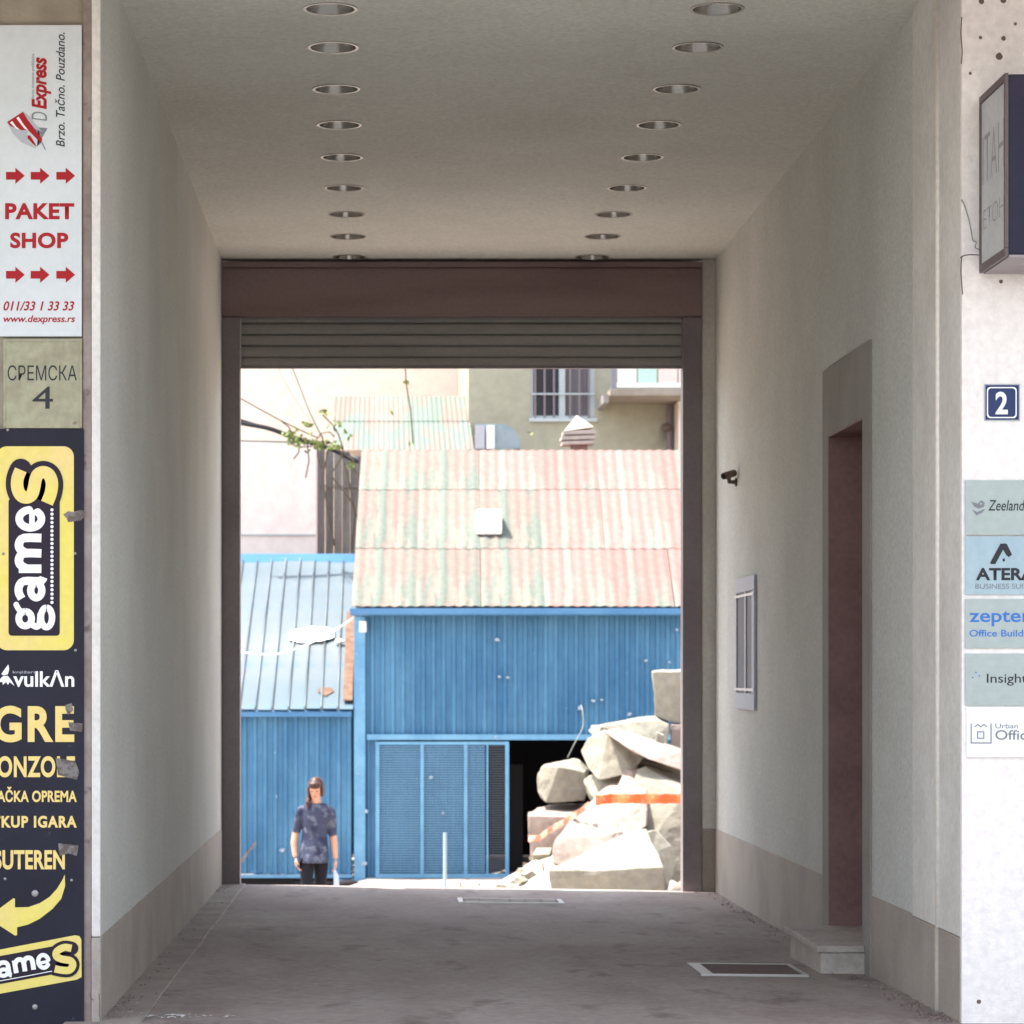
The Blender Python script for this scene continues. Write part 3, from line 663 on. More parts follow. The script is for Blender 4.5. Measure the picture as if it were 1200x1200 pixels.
# hairline cracks in the floor
for pts in ([(-.88,12.2),(-.6,12.5),(-.2,12.45),(.1,12.9)],[(.2,15),(.9,15.3),(1.5,15.2),(2.1,15.5)]):
    q = []
    for (a,b),(c,d) in zip(pts, pts[1:]):
        for k in range(8):
            t = k/8; q.append((a+(c-a)*t+random.gauss(0,.008), b+(d-b)*t+random.gauss(0,.02)))
    vs = []
    for i,(a,b) in enumerate(q): vs += [fl(a-.0016,b,.0025), fl(a+.0016,b,.0025)]
    o = MB().add(vs, [(2*i,2*i+1,2*i+3,2*i+2) for i in range(len(q)-1)]).build('crack', M_hole, bpy.data.objects['passage_floor'])
# wall cabinet on the right wall
y0, y1, z0, z1 = 17.32, 18.24, 1.185, 1.99
cb = thing('notice_cabinet', 'pale framed glazed cabinet with two dark panes on right passage wall', 'cabinet', (XR, 17.8, z0))
m = MB(); xw = XR-.0005
for a, b, c, d in ((y0,y1,z0,z0+.10),(y0,y1,z1-.09,z1),(y0,y0+.12,z0+.101,z1-.091),(y1-.05,y1,z0+.101,z1-.091),(17.72,17.79,z0+.101,z1-.091)):
    m.box(XR-.018, xw, a, b, c, d)
m.build('frame', mat('cabinet_frame', (.42,.45,.52), .5), cb, bevel=.004)
MB().box(XR-.010, xw, y0+.121, 17.719, z0+.101, z1-.091).build('pane', mat('bluish_glass', (.03,.04,.07), .45), cb)
MB().box(XR-.010, xw, 17.791, y1-.051, z0+.101, z1-.091).build('pane', mat('bluish_glass', (.03,.04,.07), .45), cb)
MB().box(XR-.024, XR-.0185, y0-.01, y1+.01, z0+.115, z0+.13).box(XR-.024, XR-.0185, y0-.01, y1+.01, z1-.12, z1-.105).build('crossbar', M_alu, cb)
# little surveillance camera
cm = thing('security_camera', 'small dark brown security camera on a bracket high on right wall', 'camera', (XR, 18.3, 2.62))
MB().tube([(XR,18.3,2.60),(XR-.012,18.3,2.60)], .026, 14).build('wall_plate', M_hole, cm)
MB().tube([(XR-.012,18.3,2.60),(XR-.05,18.28,2.60),(XR-.055,18.27,2.64)], .014).build('arm', M_hole, cm)
MB().tube([(XR-.02,18.28,2.655),(XR-.095,18.2,2.63)], [.022,.022], 14).build('camera_body', M_hole, cm, smooth=False)
MB().tube([(XR-.0955,18.199,2.6295),(XR-.099,18.196,2.628)], .016, 12).build('lens', M_glassd, cm)

# ------------------------------------------------------------------ sheds
DW = 46.0
def corr(x0, x1, z0, z1, y, pitch, amp, kind='trap'):
    n = max(1, round((x1-x0)/pitch)); vs = []; pr = []
    for i in range(n):
        b = x0+(x1-x0)*i/n; w_ = (x1-x0)/n
        if kind == 'trap': pr += [(b,0),(b+w_*.50,0),(b+w_*.60,-amp),(b+w_*.90,-amp)]
        else: pr += [(b+w_*k/6, -amp*.5*(1-math.cos(2*math.pi*k/6))) for k in range(6)]
    pr.append((x1,0)); m = MB(); k = len(pr)
    m.add([(x,y+o,z) for z in (z0,z1) for x,o in pr], [(i,i+1,k+i+1,k+i) for i in range(k-1)]); return m
def sheets(parent, name, x0, x1, z0, z1, y, mt_, w_=.96, pitch=.16, amp=.035):
    x = x0
    while x < x1-.02:
        xe = min(x+w_, x1); corr(x, xe, z0, z1, y-.002*random.random(), pitch, amp).build(name, mt_, parent); x = xe
xs0 = X(414, DW); xs1 = 7.5
shed = thing('blue_shed', 'large blue corrugated shed with weathered reddish roof and open doorway', 'shed', (3, DW, -1.8))
zg, zh, zb = Z(718,DW), Z(862,DW), Z(1030,DW)
sheets(shed, 'wall_sheet', xs0+.02, xs1, zh, zg, DW, M_blue)
sheets(shed, 'wall_sheet', X(427,DW), X(441,DW), zb, zh-.001, DW, M_blue, pitch=.094)
xo1 = X(760, DW); sheets(shed, 'wall_sheet', xo1, xs1, zb, zh-.001, DW, M_blue)
MB().box(X(415,DW), X(428,DW), DW-.09, DW-.037, zb, Z(723,DW)).build('corner_post', M_bluelt, shed, bevel=.008)
MB().box(X(421,DW), X(429.5,DW), DW-.13, DW-.091, Z(741,DW), Z(728,DW)).build('bracket', M_white, shed, bevel=.01)
MB().box(X(430,DW), X(800,DW), DW-.10, DW-.036, Z(867,DW), Z(860.5,DW)).build('door_rail', M_bluelt, shed, bevel=.008)
# gutter
gy = DW-.30
MB().prism([(xs0-.05,gy,Z(722,DW)),(xs0-.05,gy-.10,Z(722,DW)+.02),(xs0-.05,gy-.12,Z(713.5,DW)),(xs0-.05,gy+.02,Z(713.5,DW))], (xs1-xs0,0,0)).build('gutter', M_bluegut, shed, bevel=.01)
# hollow interior
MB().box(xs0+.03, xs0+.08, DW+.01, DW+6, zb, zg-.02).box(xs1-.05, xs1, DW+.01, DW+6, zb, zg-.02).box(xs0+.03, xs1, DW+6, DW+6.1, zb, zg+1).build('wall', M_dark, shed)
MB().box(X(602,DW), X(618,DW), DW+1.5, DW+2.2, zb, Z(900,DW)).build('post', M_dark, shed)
# roof of fibre cement sheets
EY, RY = DW-.30, DW+4.4
ez, rz = Z(711,EY), Z(528,RY)
def rp(t, x, o=0):
    n = Vector((0, -(rz-ez), RY-EY)).normalized()
    return Vector((x+.12*t, EY+(RY-EY)*t, ez+(rz-ez)*t)) + n*o
def tt(py):
    a, b = 0., 1.
    for _ in range(40):
        c = (a+b)/2; p = rp(c, 0); y = 790-(p.z-CZ)*F/p.y
        if y > py: a = c
        else: b = c
    return a
rows = [0, tt(641.5), tt(572.5), 1.0]
x = xs0-.02; col = 0; pit = .168
while x < xs1:
    for r in range(3):
        m = MB(); pr = []
        jx = random.uniform(-.006,.006)
        for i in range(6):
            for k in range(6): pr.append((x+jx+pit*(i+k/6), -.008*math.cos(2*math.pi*k/6)))
        pr.append((x+jx+pit*6, -.008)); k = len(pr)
        t0 = rows[r]-(.012 if r else 0)+random.uniform(-.002,.002); t1 = rows[r+1]+.02*(r<2)
        l0 = .013+(.004 if r else 0); 
        lower = [rp(t0, a, o+l0+.004*(col%2)) for a, o in pr]; upper = [rp(t1, a, o+.006+.004*(col%2)) for a, o in pr]
        low2 = [p-Vector((0,0,.012)) for p in lower]
        m.add(lower+upper+low2, [(i,i+1,k+i+1,k+i) for i in range(k-1)]+[(i,2*k+i,2*k+i+1,i+1) for i in range(k-1)])
        c0 = rp((t0+t1)/2, x)
        m.build('roof_sheet', M_roofg if (col < 2 or (col == 2 and r < 2)) else M_roof, shed, loc=tuple(c0))
    x += pit*6; col += 1
# back slope and ridge
MB().prism([rp(1,xs0,-.02), rp(1,xs1,-.02), Vector((xs1,RY+4.4,ez)), Vector((xs0,RY+4.4,ez))], (0,0,-.02)).build('back_roof', M_roof, shed)
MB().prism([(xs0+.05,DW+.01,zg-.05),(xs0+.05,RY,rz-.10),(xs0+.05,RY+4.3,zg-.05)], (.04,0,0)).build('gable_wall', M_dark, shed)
# sliding door leaves with fine grilles
zd0, zd1 = Z(1027,DW), Z(869,DW); yd = DW-.06
dl = MB()
fx = [442.5, 494.5, 545.5, 571, 594]
m = MB()
for i, f_ in enumerate(fx): 
    wv = 4.4 if i != 3 else 2.2
    m.box(X(f_-wv/2,DW), X(f_+wv/2,DW), yd-.03, yd+.02, zd0, zd1)
m.box(X(440,DW), X(596,DW), yd-.036, yd-.0305, zd0-.02, zd0+.05).box(X(440,DW), X(596,DW), yd-.036, yd-.0305, zd1-.05, zd1)
door = m.build('door', M_bluelt, shed)
for i, (a, b) in enumerate(zip(fx, fx[1:])):
    a += 2.4; b -= 2.4; g = MB(); n = 52
    for k in range(n):
        z = zd0+.06+(zd1-zd0-.12)*(k+.5)/n; h = (zd1-zd0-.12)/n*.30
        g.box(X(a,DW), X(b,DW), yd-.008, yd+.004, z-h*.6, z+h*.6)
    gg = g.build('grille', M_grille if i < 3 else M_grilled, door); gg['kind'] = 'stuff'
    if i < 3:
        corr(X(a,DW), X(b,DW), zd0+.05, zd1-.05, yd+.035, .115, .018).build('backing_sheet', mat('backing_blue', (.03,.12,.25), .6, (.05,.17,.32), 2), door)
MB().box(xs0-.3, xs1, DW-.12, DW-.0, zb-.3, zb).build('ground_beam', M_bluelt, shed, bevel=.01)
for a, b, q in ((583,750,2.6),(585,793,1.8),(595,794,2.4),(680,830,3.4),(757,774,1.8),(785,776,1.8),(793,738,2),(696,821,2.2),(705,820,1.8),(738,837,2.6),(429,951,3),(505,911,2.4),(519,953,1.8),(427,1012,3.4),(331,996,3)):
    ring = [P(a+q*random.uniform(.5,1.2)*math.cos(k*math.pi/4)*1.3, b+q*random.uniform(.5,1.1)*math.sin(k*math.pi/4), DW-.112) for k in range(8)]
    MB().prism(ring, (0,.075,0)).build('paint_blister', mat('pale_blister', (.36,.42,.47), .7, (.22,.32,.42), 20), shed if a > 414 else shed)
# skylight hatch
hc = rp(tt(617), X(572.5, 48), 0)
hx0, hx1 = X(557.5,48), X(587.5,48)
hh = thing('roof_hatch', 'small white rounded hatch box standing on the reddish shed roof', 'roof hatch', tuple(hc))
tb, tt_ = tt(629), tt(606)
pb = rp(tb, 0, 0); ptop = pb.z+.42
hb = MB().box(hx0, hx1, pb.y-.03, pb.y+.55, pb.z+.03, ptop+.03).build('hood', mat('hatch_white', (.8,.78,.74), .5), hh, bevel=.06, seg=3)
MB().box(hx0+.02, hx1-.02, pb.y-.02, pb.y+.5, pb.z-.04, pb.z+.029).build('curb', M_dark, hh)

# left shed
ls = thing('blue_lean_to', 'smaller blue shed on the left with faded ribbed metal roof', 'shed', (-2.2, DW, -1.8))
xl0 = -4.2; zt = Z(838,DW)
sheets(ls, 'wall_sheet', xl0, X(412.5,DW), Z(1024,DW), zt, DW, M_blue, pitch=.165)
MB().box(xl0, X(412.5,DW), DW-.09, DW-.037, Z(1028.5,DW), Z(1024.5,DW)).build('bottom_rail', M_bluelt, ls, bevel=.005)
MB().box(xl0, X(412,DW), DW+.05, DW+.25, zb-.3, Z(1029,DW)).build('sill_gap_shade', M_dark, ls)  # near-black strip paints the shade in the gap below the sill
MB().box(xl0, xl0+.1, DW, DW+6.4, zb-.2, zt).box(xl0, X(412.5,DW), DW+6.4, DW+6.5, zb, Z(650,52.5)-.3).build('wall', M_blue, ls)
ley, lry = DW-.22, 52.5
lez, lrz = Z(831,ley), Z(656,lry)
def lp(t, x, o=0):
    n = Vector((0, -(lrz-lez), lry-ley)).normalized(); return Vector((x, ley+(lry-ley)*t, lez+(lrz-lez)*t))+n*o
x = X(414,DW); pw = .2565; MB_ = None
pan = None; i = 0
while x > xl0:
    m = MB(); pr = [(0,.04),(.022,.04),(.03,0),(pw-.002,0)]; k = 4; segs = 5
    vs = []
    for s_ in range(segs+1):
        t = s_/segs
        for a, o in pr: vs.append(lp(t, a, o+.012*math.sin(s_*2.1+i)*(a>.02)))
    m.add(vs, [(s_*k+j, s_*k+j+1, (s_+1)*k+j+1, (s_+1)*k+j) for s_ in range(segs) for j in range(k-1)])
    m.add([lp(0,0,.04),lp(0,.022,.04),lp(0,.03,-.0),lp(0,.03,-.03),lp(0,0,-.03)], [(0,1,2,3,4)])
    o = m.build('roof_panel', M_blueroof, ls); o.location.x = x-pw; 
    o.location = Vector((x-pw, 0, 0)) - worldloc(ls)
    # mesh verts were made relative to the thing's origin: undo
    for v in o.data.vertices: v.co += worldloc(ls)
    x -= pw; i += 1
MB().prism([(xl0,ley+.05,lez-.04),(xl0,ley+.05,lez-.12),(xl0,ley+.10,lez-.12),(xl0,ley+.10,lez-.02)], (X(412,DW)-xl0,0,0)).build('eave_rail', M_bluegut, ls)
zr = Z(664,lry); 
MB().prism([(xl0,lry-.12,zr-.02),(xl0,lry-.14,zr+.02),(xl0,lry-.02,Z(649,lry)),(xl0,lry+.3,Z(649,lry)),(xl0,lry+.3,zr-.1)], (X(415.5,lry)-xl0,0,0)).build('ridge_flashing', M_bluegut, ls, bevel=.01)
MB().prism([lp(.03,X(402,DW),.055), lp(.03,X(413,DW),.055), lp(.60,X(414,DW),.055), lp(.60,X(403,DW),.055)], (0,0,.012)).build('rusty_flashing', M_rust, ls)
m = MB()
cx, cy = X(381,DW), .10
ring = [lp(cy+.025*math.sin(a)*(1+.3*math.sin(3*a)), cx+.10*math.cos(a)*(1+.3*math.cos(2*a)), .02) for a in [k*math.pi/7 for k in range(14)]]
m.prism(ring, (0,0,.004)).build('rust_patch', M_rust, ls)
# sky reflection on the lean-to roof, put in as a white crumpled mesh
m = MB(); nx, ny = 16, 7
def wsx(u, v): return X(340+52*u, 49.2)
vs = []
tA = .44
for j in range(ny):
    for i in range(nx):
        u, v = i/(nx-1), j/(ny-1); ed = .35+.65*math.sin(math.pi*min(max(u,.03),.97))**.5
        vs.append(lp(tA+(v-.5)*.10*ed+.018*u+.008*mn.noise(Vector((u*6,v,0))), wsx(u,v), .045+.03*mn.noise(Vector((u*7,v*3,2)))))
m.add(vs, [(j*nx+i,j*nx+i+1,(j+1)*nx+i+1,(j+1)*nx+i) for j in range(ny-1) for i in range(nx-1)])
tag(m.build('roof_glare_patch', M_white, loc=tuple(lp(tA,wsx(.5,0),.06)), smooth=True), 'white mesh patch standing in for sky glare on the faded lean-to roof', 'painted glare')
bl = lp(.40, X(398,49), .05)
tag(MB().ball(bl, (.07,.07,.05), nu=10, nv=6).ball(bl+Vector((.05,0,.0)), (.05,.05,.03), nu=10, nv=6).build('rag', M_white, loc=tuple(bl)), 'small pale rag lying near the right edge of the lean-to roof', 'rag')
cable('hanging_cable', 'white cable sagging across the lean-to roof to the big shed gutter', [P(255,762,45.6),P(284,764.5,45.6),P(320,767,45.6),P(345,761,45.6),P(372,750,45.6),P(395,737,45.6),P(410,727,45.6),P(414,723,45.65)], .012, M_white)
# thin pole
yz = yard_z(.9, 42)
tag(MB().tube([P(521.5,1040,42), P(521.5,976,42)], .026, 10).build('marker_post', mat('pale_post_paint', (.33,.42,.48), .6), loc=tuple(P(521.5,1040,42))), 'short pale upright post standing before the grille doors', 'post')
tag(MB().box(-.02,.02,-.015,.015,0,.42).build('offcut', M_scrap, loc=(0,0,0)), 'short wooden offcut leaning on the lean-to wall behind the left gate post', 'timber')
o = bpy.data.objects['offcut']; o.location = P(281,1012,45.7); o.rotation_euler = (0, .65, 0)

# ------------------------------------------------------------------ background buildings
nb = thing('cream_building', 'bright cream rendered low building behind the lean-to, nearest on the left', 'building', (-6, 54, -2))
MB().box(-14, X(370,54), 54, 60, -2, Z(517,54)).build('wall', M_cream, nb)
MB().box(-14, X(370,54), 53.96, 53.999, Z(627.5,54), Z(626,54)).build('string_course', M_frame, nb)
fb = thing('cream_apartment_building', 'tall pale cream building farthest back at the upper left', 'building', (-4, 72, -2))
MB().box(-22, X(547.5,72), 72, 84, -2, 18).build('wall', M_cream, fb)
MB().box(-22.3, X(547.5,72)+.2, 71.7, 84.2, 18, 18.4).build('roof', M_roof, fb)
MB().box(X(548.5,72.3), X(549.6,72.3), 71.9, 71.99, -2, 18).build('downpipe', M_bar, fb)

bb = thing('beige_building', 'drab greenish beige building with barred window and balcony', 'building', (5, 62, -2))
DB = 62.0
wx0, wx1, wz0, wz1 = X(622.5,DB), X(697,DB), Z(491,DB), 9.0
wz1 = Z(432,DB)+.35
bx0 = X(549,DB)
for a, b, c, d in ((bx0,wx0,-2,14),(wx1,16,-2,14),(wx0,wx1,-2,wz0),(wx0,wx1,wz1,14)): MB().box(a,b,DB,DB+9,c,d).build('wall', M_beige, bb)
MB().box(bx0-.3,16.3,DB-.3,DB+9.3,14,14.4).build('roof', M_roof, bb)
win = MB(); fw = .07; xm = X(659,DB)
for a, b, c, d in ((wx0,wx1,wz0,wz0+fw),(wx0,wx1,wz1-fw,wz1),(wx0,wx0+.04,wz0+fw+.001,wz1-fw-.001),(wx1-.10,wx1,wz0+fw+.001,wz1-fw-.001),(xm-.07,xm+.06,wz0+fw+.001,wz1-fw-.001)): win.box(a,b,DB+.02,DB+.12,c,d)
wino = win.build('window', M_frame, bb)
MB().box(wx0+.041,xm-.071,DB+.09,DB+.11,wz0+fw,wz1-fw).build('pane', M_glassd, wino)
MB().box(xm+.061,wx1-.101,DB+.09,DB+.11,wz0+fw,wz1-fw).build('pane', M_curt, wino)
MB().box(wx0-.05,wx1+.05,DB-.08,DB+.019,wz0-.06,wz0+.01).build('sill', M_frame, wino)
for px in (627,638,649,668,679,690):
    MB().tube([(X(px,DB),DB-.04,wz0+.02),(X(px,DB),DB-.04,wz1)], .022, 6).build('bar', M_bar, wino)
MB().tube([(wx0,DB-.045,Z(462,DB)),(wx1,DB-.045,Z(462,DB))], .02, 6).build('bar', M_frame, wino)
# balcony: slab projecting, railing
by0 = DB-2.0
bz0, bz1 = Z(463.5,by0), Z(455.5,by0); bxl = X(715,by0)
bal = MB().box(bxl, 14, by0, DB-.001, bz0, bz1).build('balcony', mat('balcony_render', (.30,.26,.21), .9, (.24,.20,.16), 3), bb, bevel=.02)
MB().box(bxl-.12,bxl-.002,by0+.3,DB-.001,bz0-.12,bz0+.05).build('bracket', M_surr, bal)
MB().box(X(716,by0),X(722,by0),by0+.02,by0+.12,bz1,bz1+1.3).build('railing_post', M_grey, bal)
m = MB(); m.box(X(723,by0),14,by0+.02,by0+.08,bz1+.03,bz1+.12).box(X(723,by0),14,by0+.02,by0+.08,bz1+1.0,bz1+1.08)
m.build('railing_rail', M_white, bal)
for i in range(22):
    a = X(724,by0)+.42*i
    if a > 13.5: break
    MB().box(a,a+.38,by0+.04,by0+.06,bz1+.121,bz1+.999).build('railing_panel', [M_white, mat('mint_panel',(.42,.6,.52),.5), mat('pale_pink_panel',(.66,.53,.48),.5), mat('pale_pink_panel2',(.7,.6,.55),.5)][(i+0)%4], bal)
MB().tube([(X(784,DB),DB-.08,-2),(X(784,DB),DB-.08,bz0-.01)], .06, 8).build('downpipe', M_bar, bb)
lamp = MB().ball(P(781,501,DB-.2), (.12,.12,.09), nu=12, nv=8).build('wall_lamp', M_hole, bb)
MB().box(X(790,DB), 15, DB-.9, DB-.002, -2, bz0-.01).build('wall', M_cream, bb)

# mint corrugated roof of an outbuilding
mo = thing('mint_roofed_outbuilding', 'outbuilding with a peeling mint corrugated roof behind the shed', 'outbuilding', (0, 60, -2))
MB().box(X(392,60), X(553,60), 60.1, 66, -2, Z(527,60)).build('wall', M_cream, mo)
x = X(387,59.6); e0 = Z(527,59.6); r0 = Z(464,64.5)
xe = X(555,59.6); nw = 7; pw2 = (xe-x)/nw
for i in range(nw):
    for r in range(2):
        m = MB(); pr = [(x+pw2*(i+k/24), .009*math.sin(2*math.pi*k/6)) for k in range(25)]; k = len(pr)
        ta, tb2 = (0,.52) if r == 0 else (.5,1)
        lo = [(a, 59.6+4.9*ta-.0, e0+(r0-e0)*ta+o+.015*r) for a, o in pr]; hi_ = [(a, 59.6+4.9*tb2, e0+(r0-e0)*tb2+o+.0) for a, o in pr]
        m.add(lo+hi_, [(j,j+1,k+j+1,k+j) for j in range(k-1)]); m.build('roof_sheet', M_mint, mo)
# arched polycarbonate canopy
ca = thing('arched_canopy', 'pale translucent arched canopy between mint roof and beige building', 'canopy', P(580, 527, 57))
n = 10; arc = [(X(556,57)+(X(590,57)-X(556,57))*i/3, Z(499,57)) for i in range(3)] + [(X(588,57)+(X(609,57)-X(588,57))*math.sin(a*math.pi/2/n), Z(527,57)+(Z(499,57)-Z(527,57))*math.cos(a*math.pi/2/n)) for a in range(n+1)]
m = MB(); k = len(arc)
m.add([(a,56.6,b) for a,b in arc]+[(a,59,b) for a,b in arc], [(i,i+1,k+i+1,k+i) for i in range(k-1)]).build('canopy_sheet', M_poly, ca, smooth=True)
m = MB(); m.add([(a,56.6,b) for a,b in arc]+[(arc[0][0],56.6,Z(530,57))], [tuple(range(k+1))]).build('end_panel', M_poly, ca)
MB().box(X(569,57),X(578.5,57),56.5,56.59,Z(528,57),Z(501,57)).build('frame_strip', M_white, ca); MB().box(X(556,57),X(567,57),56.5,56.59,Z(528,57),Z(501,57)).build('frame_strip', M_lgrey, ca)
MB().box(arc[0][0], arc[-1][0], 56.7, 59, -2, Z(529,57)).build('support_wall', M_beige, ca)
# plank fence between cream building and shed
pf = thing('plank_wall', 'weathered grey upright plank wall in the gap beside the reddish roof', 'fence', P(396, 652, 55.5))
xs_ = [371, 381, 391, 401, 410, 421, 432]
for i, (a, b) in enumerate(zip(xs_, xs_[1:])):
    MB().box(X(a+.4,55.5), X(b-.3,55.5), 55.5+.05*(i%2), 55.56+.05*(i%2), Z(740,55.5), Z(527+random.uniform(-2,4)+i,55.5)).build('plank', M_plank, pf, bevel=.01)
MB().box(X(369.8,55.5), X(375,55.5), 55.3, 55.45, Z(740,55.5), Z(524,55.5)).build('post', M_bar, pf)
MB().box(X(372,55.5), X(432,55.5), 55.47, 55.499, Z(571,55.5), Z(569,55.5)).build('batten', M_plank, pf)

# chimney behind the ridge
cc = P(677, 530, 51.5)
ch = thing('chimney', 'stubby chimney with a stucco pyramid cap on stacked slabs behind ridge', 'chimney', (cc.x, cc.y, cc.z-1.5))
MB().box(X(669,51.5),X(688,51.5),51.35,51.65,Z(640,51.5),Z(520,51.5)).build('shaft', M_redbrown, ch)
for i, (ya_, yb_, a, b) in enumerate(((522,518,658,695),(516.5,512,657,696),(510.5,506,659,697))):
    o = MB().box(X(a,51.5),X(b,51.5),51.2,51.8,Z(ya_,51.5),Z(yb_,51.5)).build('slab', mat('chimney_slab',(.42,.36,.31),.9,(.3,.26,.23),5), ch, bevel=.01)
    for v in o.data.vertices: v.co.z += (v.co.x)*.03
zc0, zc1 = Z(505,51.5), Z(486.5,51.5); xa_, xb_ = X(660,51.5), X(695,51.5)
MB().add([(xa_,51.25,zc0-.02),(xb_,51.25,zc0+.05),(xb_,51.8,zc0+.05),(xa_,51.8,zc0-.02),(X(676,51.5),51.5,zc1)], [(0,3,2,1),(0,1,4),(1,2,4),(2,3,4),(3,0,4)]).build('cap', mat('stucco_cap',(.46,.40,.33),.9,(.38,.33,.27),4,bump=.5,bsc=12), ch, bevel=.015)

# overhead cables and creeper
dC = 52
def cb_(label, pts, r, m): cable('overhead_cable', label, [P(a,b,dC+.002*(a-300)) for a,b in pts], r, m, group='overhead cables at the upper left')
cb_('thin overhead cable, highest of those running in from the left', [(250,448),(284,468),(320,488),(350,503),(372,513)], .012, M_cable)
cb_('thick black overhead cable bundle sloping down past the creeper', [(250,488),(284,496),(315,502),(345,513),(372,521),(392,528),(408,536),(421,541)], .045, M_cable)
cb_('second black cable hugging the underside of the thick bundle', [(250,482),(284,492.5),(318,503),(350,516),(378,524),(410,533)], .022, M_cable)
cb_('grey overhead cable running almost level into the creeper', [(250,514),(284,516.5),(320,517.5),(355,519),(385,524),(421,539)], .018, M_cableg)
cb_('steep thin cable dropping from above to the creeper knot', [(336,415),(343,432),(352,455),(363,483),(379,516)], .014, M_cableg)
cb_('hair thin wire left of the steep cable', [(318,405),(328,435),(344,465),(366,497)], .006, M_cableg)
cr = thing('creeper', 'sparse green creeper tangled round the overhead cables', 'plant', P(385, 530, 51.9))
m = MB()
for pts in ([(355,515),(370,520),(385,517),(398,528),(415,540)],[(378,486),(390,498),(398,512),(402,528)],[(399,528),(408,560),(416,600),(412,645)],[(360,520),(362,540),(358,560)],[(385,524),(378,560),(384,600),(392,640)],[(475,432),(476,450),(481,480),(484,520)],[(390,560),(410,585),(420,610)],[(345,512),(338,500),(330,494)],[(352,516),(350,530),(344,538)],[(368,519),(376,508),(386,506),(392,512)],[(340,520),(352,524),(366,523)],[(383,486),(378,480),(374,482)],[(402,528),(398,540),(390,552),(388,575)],[(412,545),(420,556),(424,575)],[(372,519),(372,535),(377,549)]):
    m.tube([P(a,b,51.9) for a,b in pts], .014, 5)
m.build('stem', M_twig, cr)
m = MB(); random.seed(3)
for cx_, cy_, sx_, sy_, n in ((350,516,12,7,44),(372,519,12,6,30),(338,508,8,4,10),(396,524,8,5,14),(383,484,5,4,8),(392,500,7,6,10),(362,496,5,3,8),(412,544,8,4,14),(404,510,8,6,6),(363,525,14,4,12),(458,480,3,3,4),(477,448,2,2,3),(479,518,3,3,3),(622,507,2,2,2)):
    for _ in range(n):
        p = P(random.gauss(cx_,sx_*.6), random.gauss(cy_,sy_*.6), 51.9+random.uniform(-.3,.3))
        u = Vector((random.gauss(0,1),random.gauss(0,1),random.gauss(0,1))).normalized(); v = u.cross(Vector((random.gauss(0,1),random.gauss(0,1),random.gauss(0,1)))).normalized(); l = random.uniform(.04,.075)
        m.add([p-u*l, p+v*l*.5-u*l*.2, p+v*l*.4+u*l*.4, p+u*l, p-v*l*.4+u*l*.4, p-v*l*.5-u*l*.2], [(0,1,2,3,4,5)])
m.build('foliage', M_leaf, cr)['kind'] = 'stuff'

# ------------------------------------------------------------------ rubble
def rock(label, pts, m, group='broken concrete blocks in the yard', name='concrete_block', bev=.008, ns=.018):
    vs = [P(a, b, d) for a, b, d in pts]; c = sum(vs, Vector())/len(vs); zmin = min(v.z for v in vs)
    c.z = zmin
    bm = bmesh.new()
    for v in vs: bm.verts.new(v-c)
    r = bmesh.ops.convex_hull(bm, input=bm.verts)
    bmesh.ops.delete(bm, geom=[g for g in r['geom_interior'] if isinstance(g, bmesh.types.BMVert)], context='VERTS')
    bmesh.ops.dissolve_limit(bm, angle_limit=R(9), verts=bm.verts, edges=bm.edges)
    bmesh.ops.bevel(bm, geom=list(bm.edges), offset=bev, segments=1, affect='EDGES', clamp_overlap=True)
    bmesh.ops.triangulate(bm, faces=bm.faces)
    for _ in range(3):
        long_ = [e for e in bm.edges if e.calc_length() > .10]
        if long_: bmesh.ops.subdivide_edges(bm, edges=long_, cuts=1)
        bmesh.ops.triangulate(bm, faces=bm.faces)
    bm.normal_update()
    for v in bm.verts:
        q = v.co + c; k = mn.noise(q*3.1)*ns*1.6 + mn.noise(q*9)*ns*.6; v.co += v.normal*(k + mn.noise(q*22)*.007)
    me = bpy.data.meshes.new(name); bm.to_mesh(me); bm.free(); me.materials.append(m)
    o = bpy.data.objects.new(name, me); COL.objects.link(o); o.location = c
    return tag(o, label, 'concrete block', group)
def slab(front, d0, th, back_up=0, shrink=.0, dx=0):
    # front outline at depth d0 plus the same outline th metres further back, moved up in real height by back_up px
    out = [(a, b, d0) for a, b in front]
    for a, b in front: out.append((a+dx, b-back_up, d0+th))
    return out
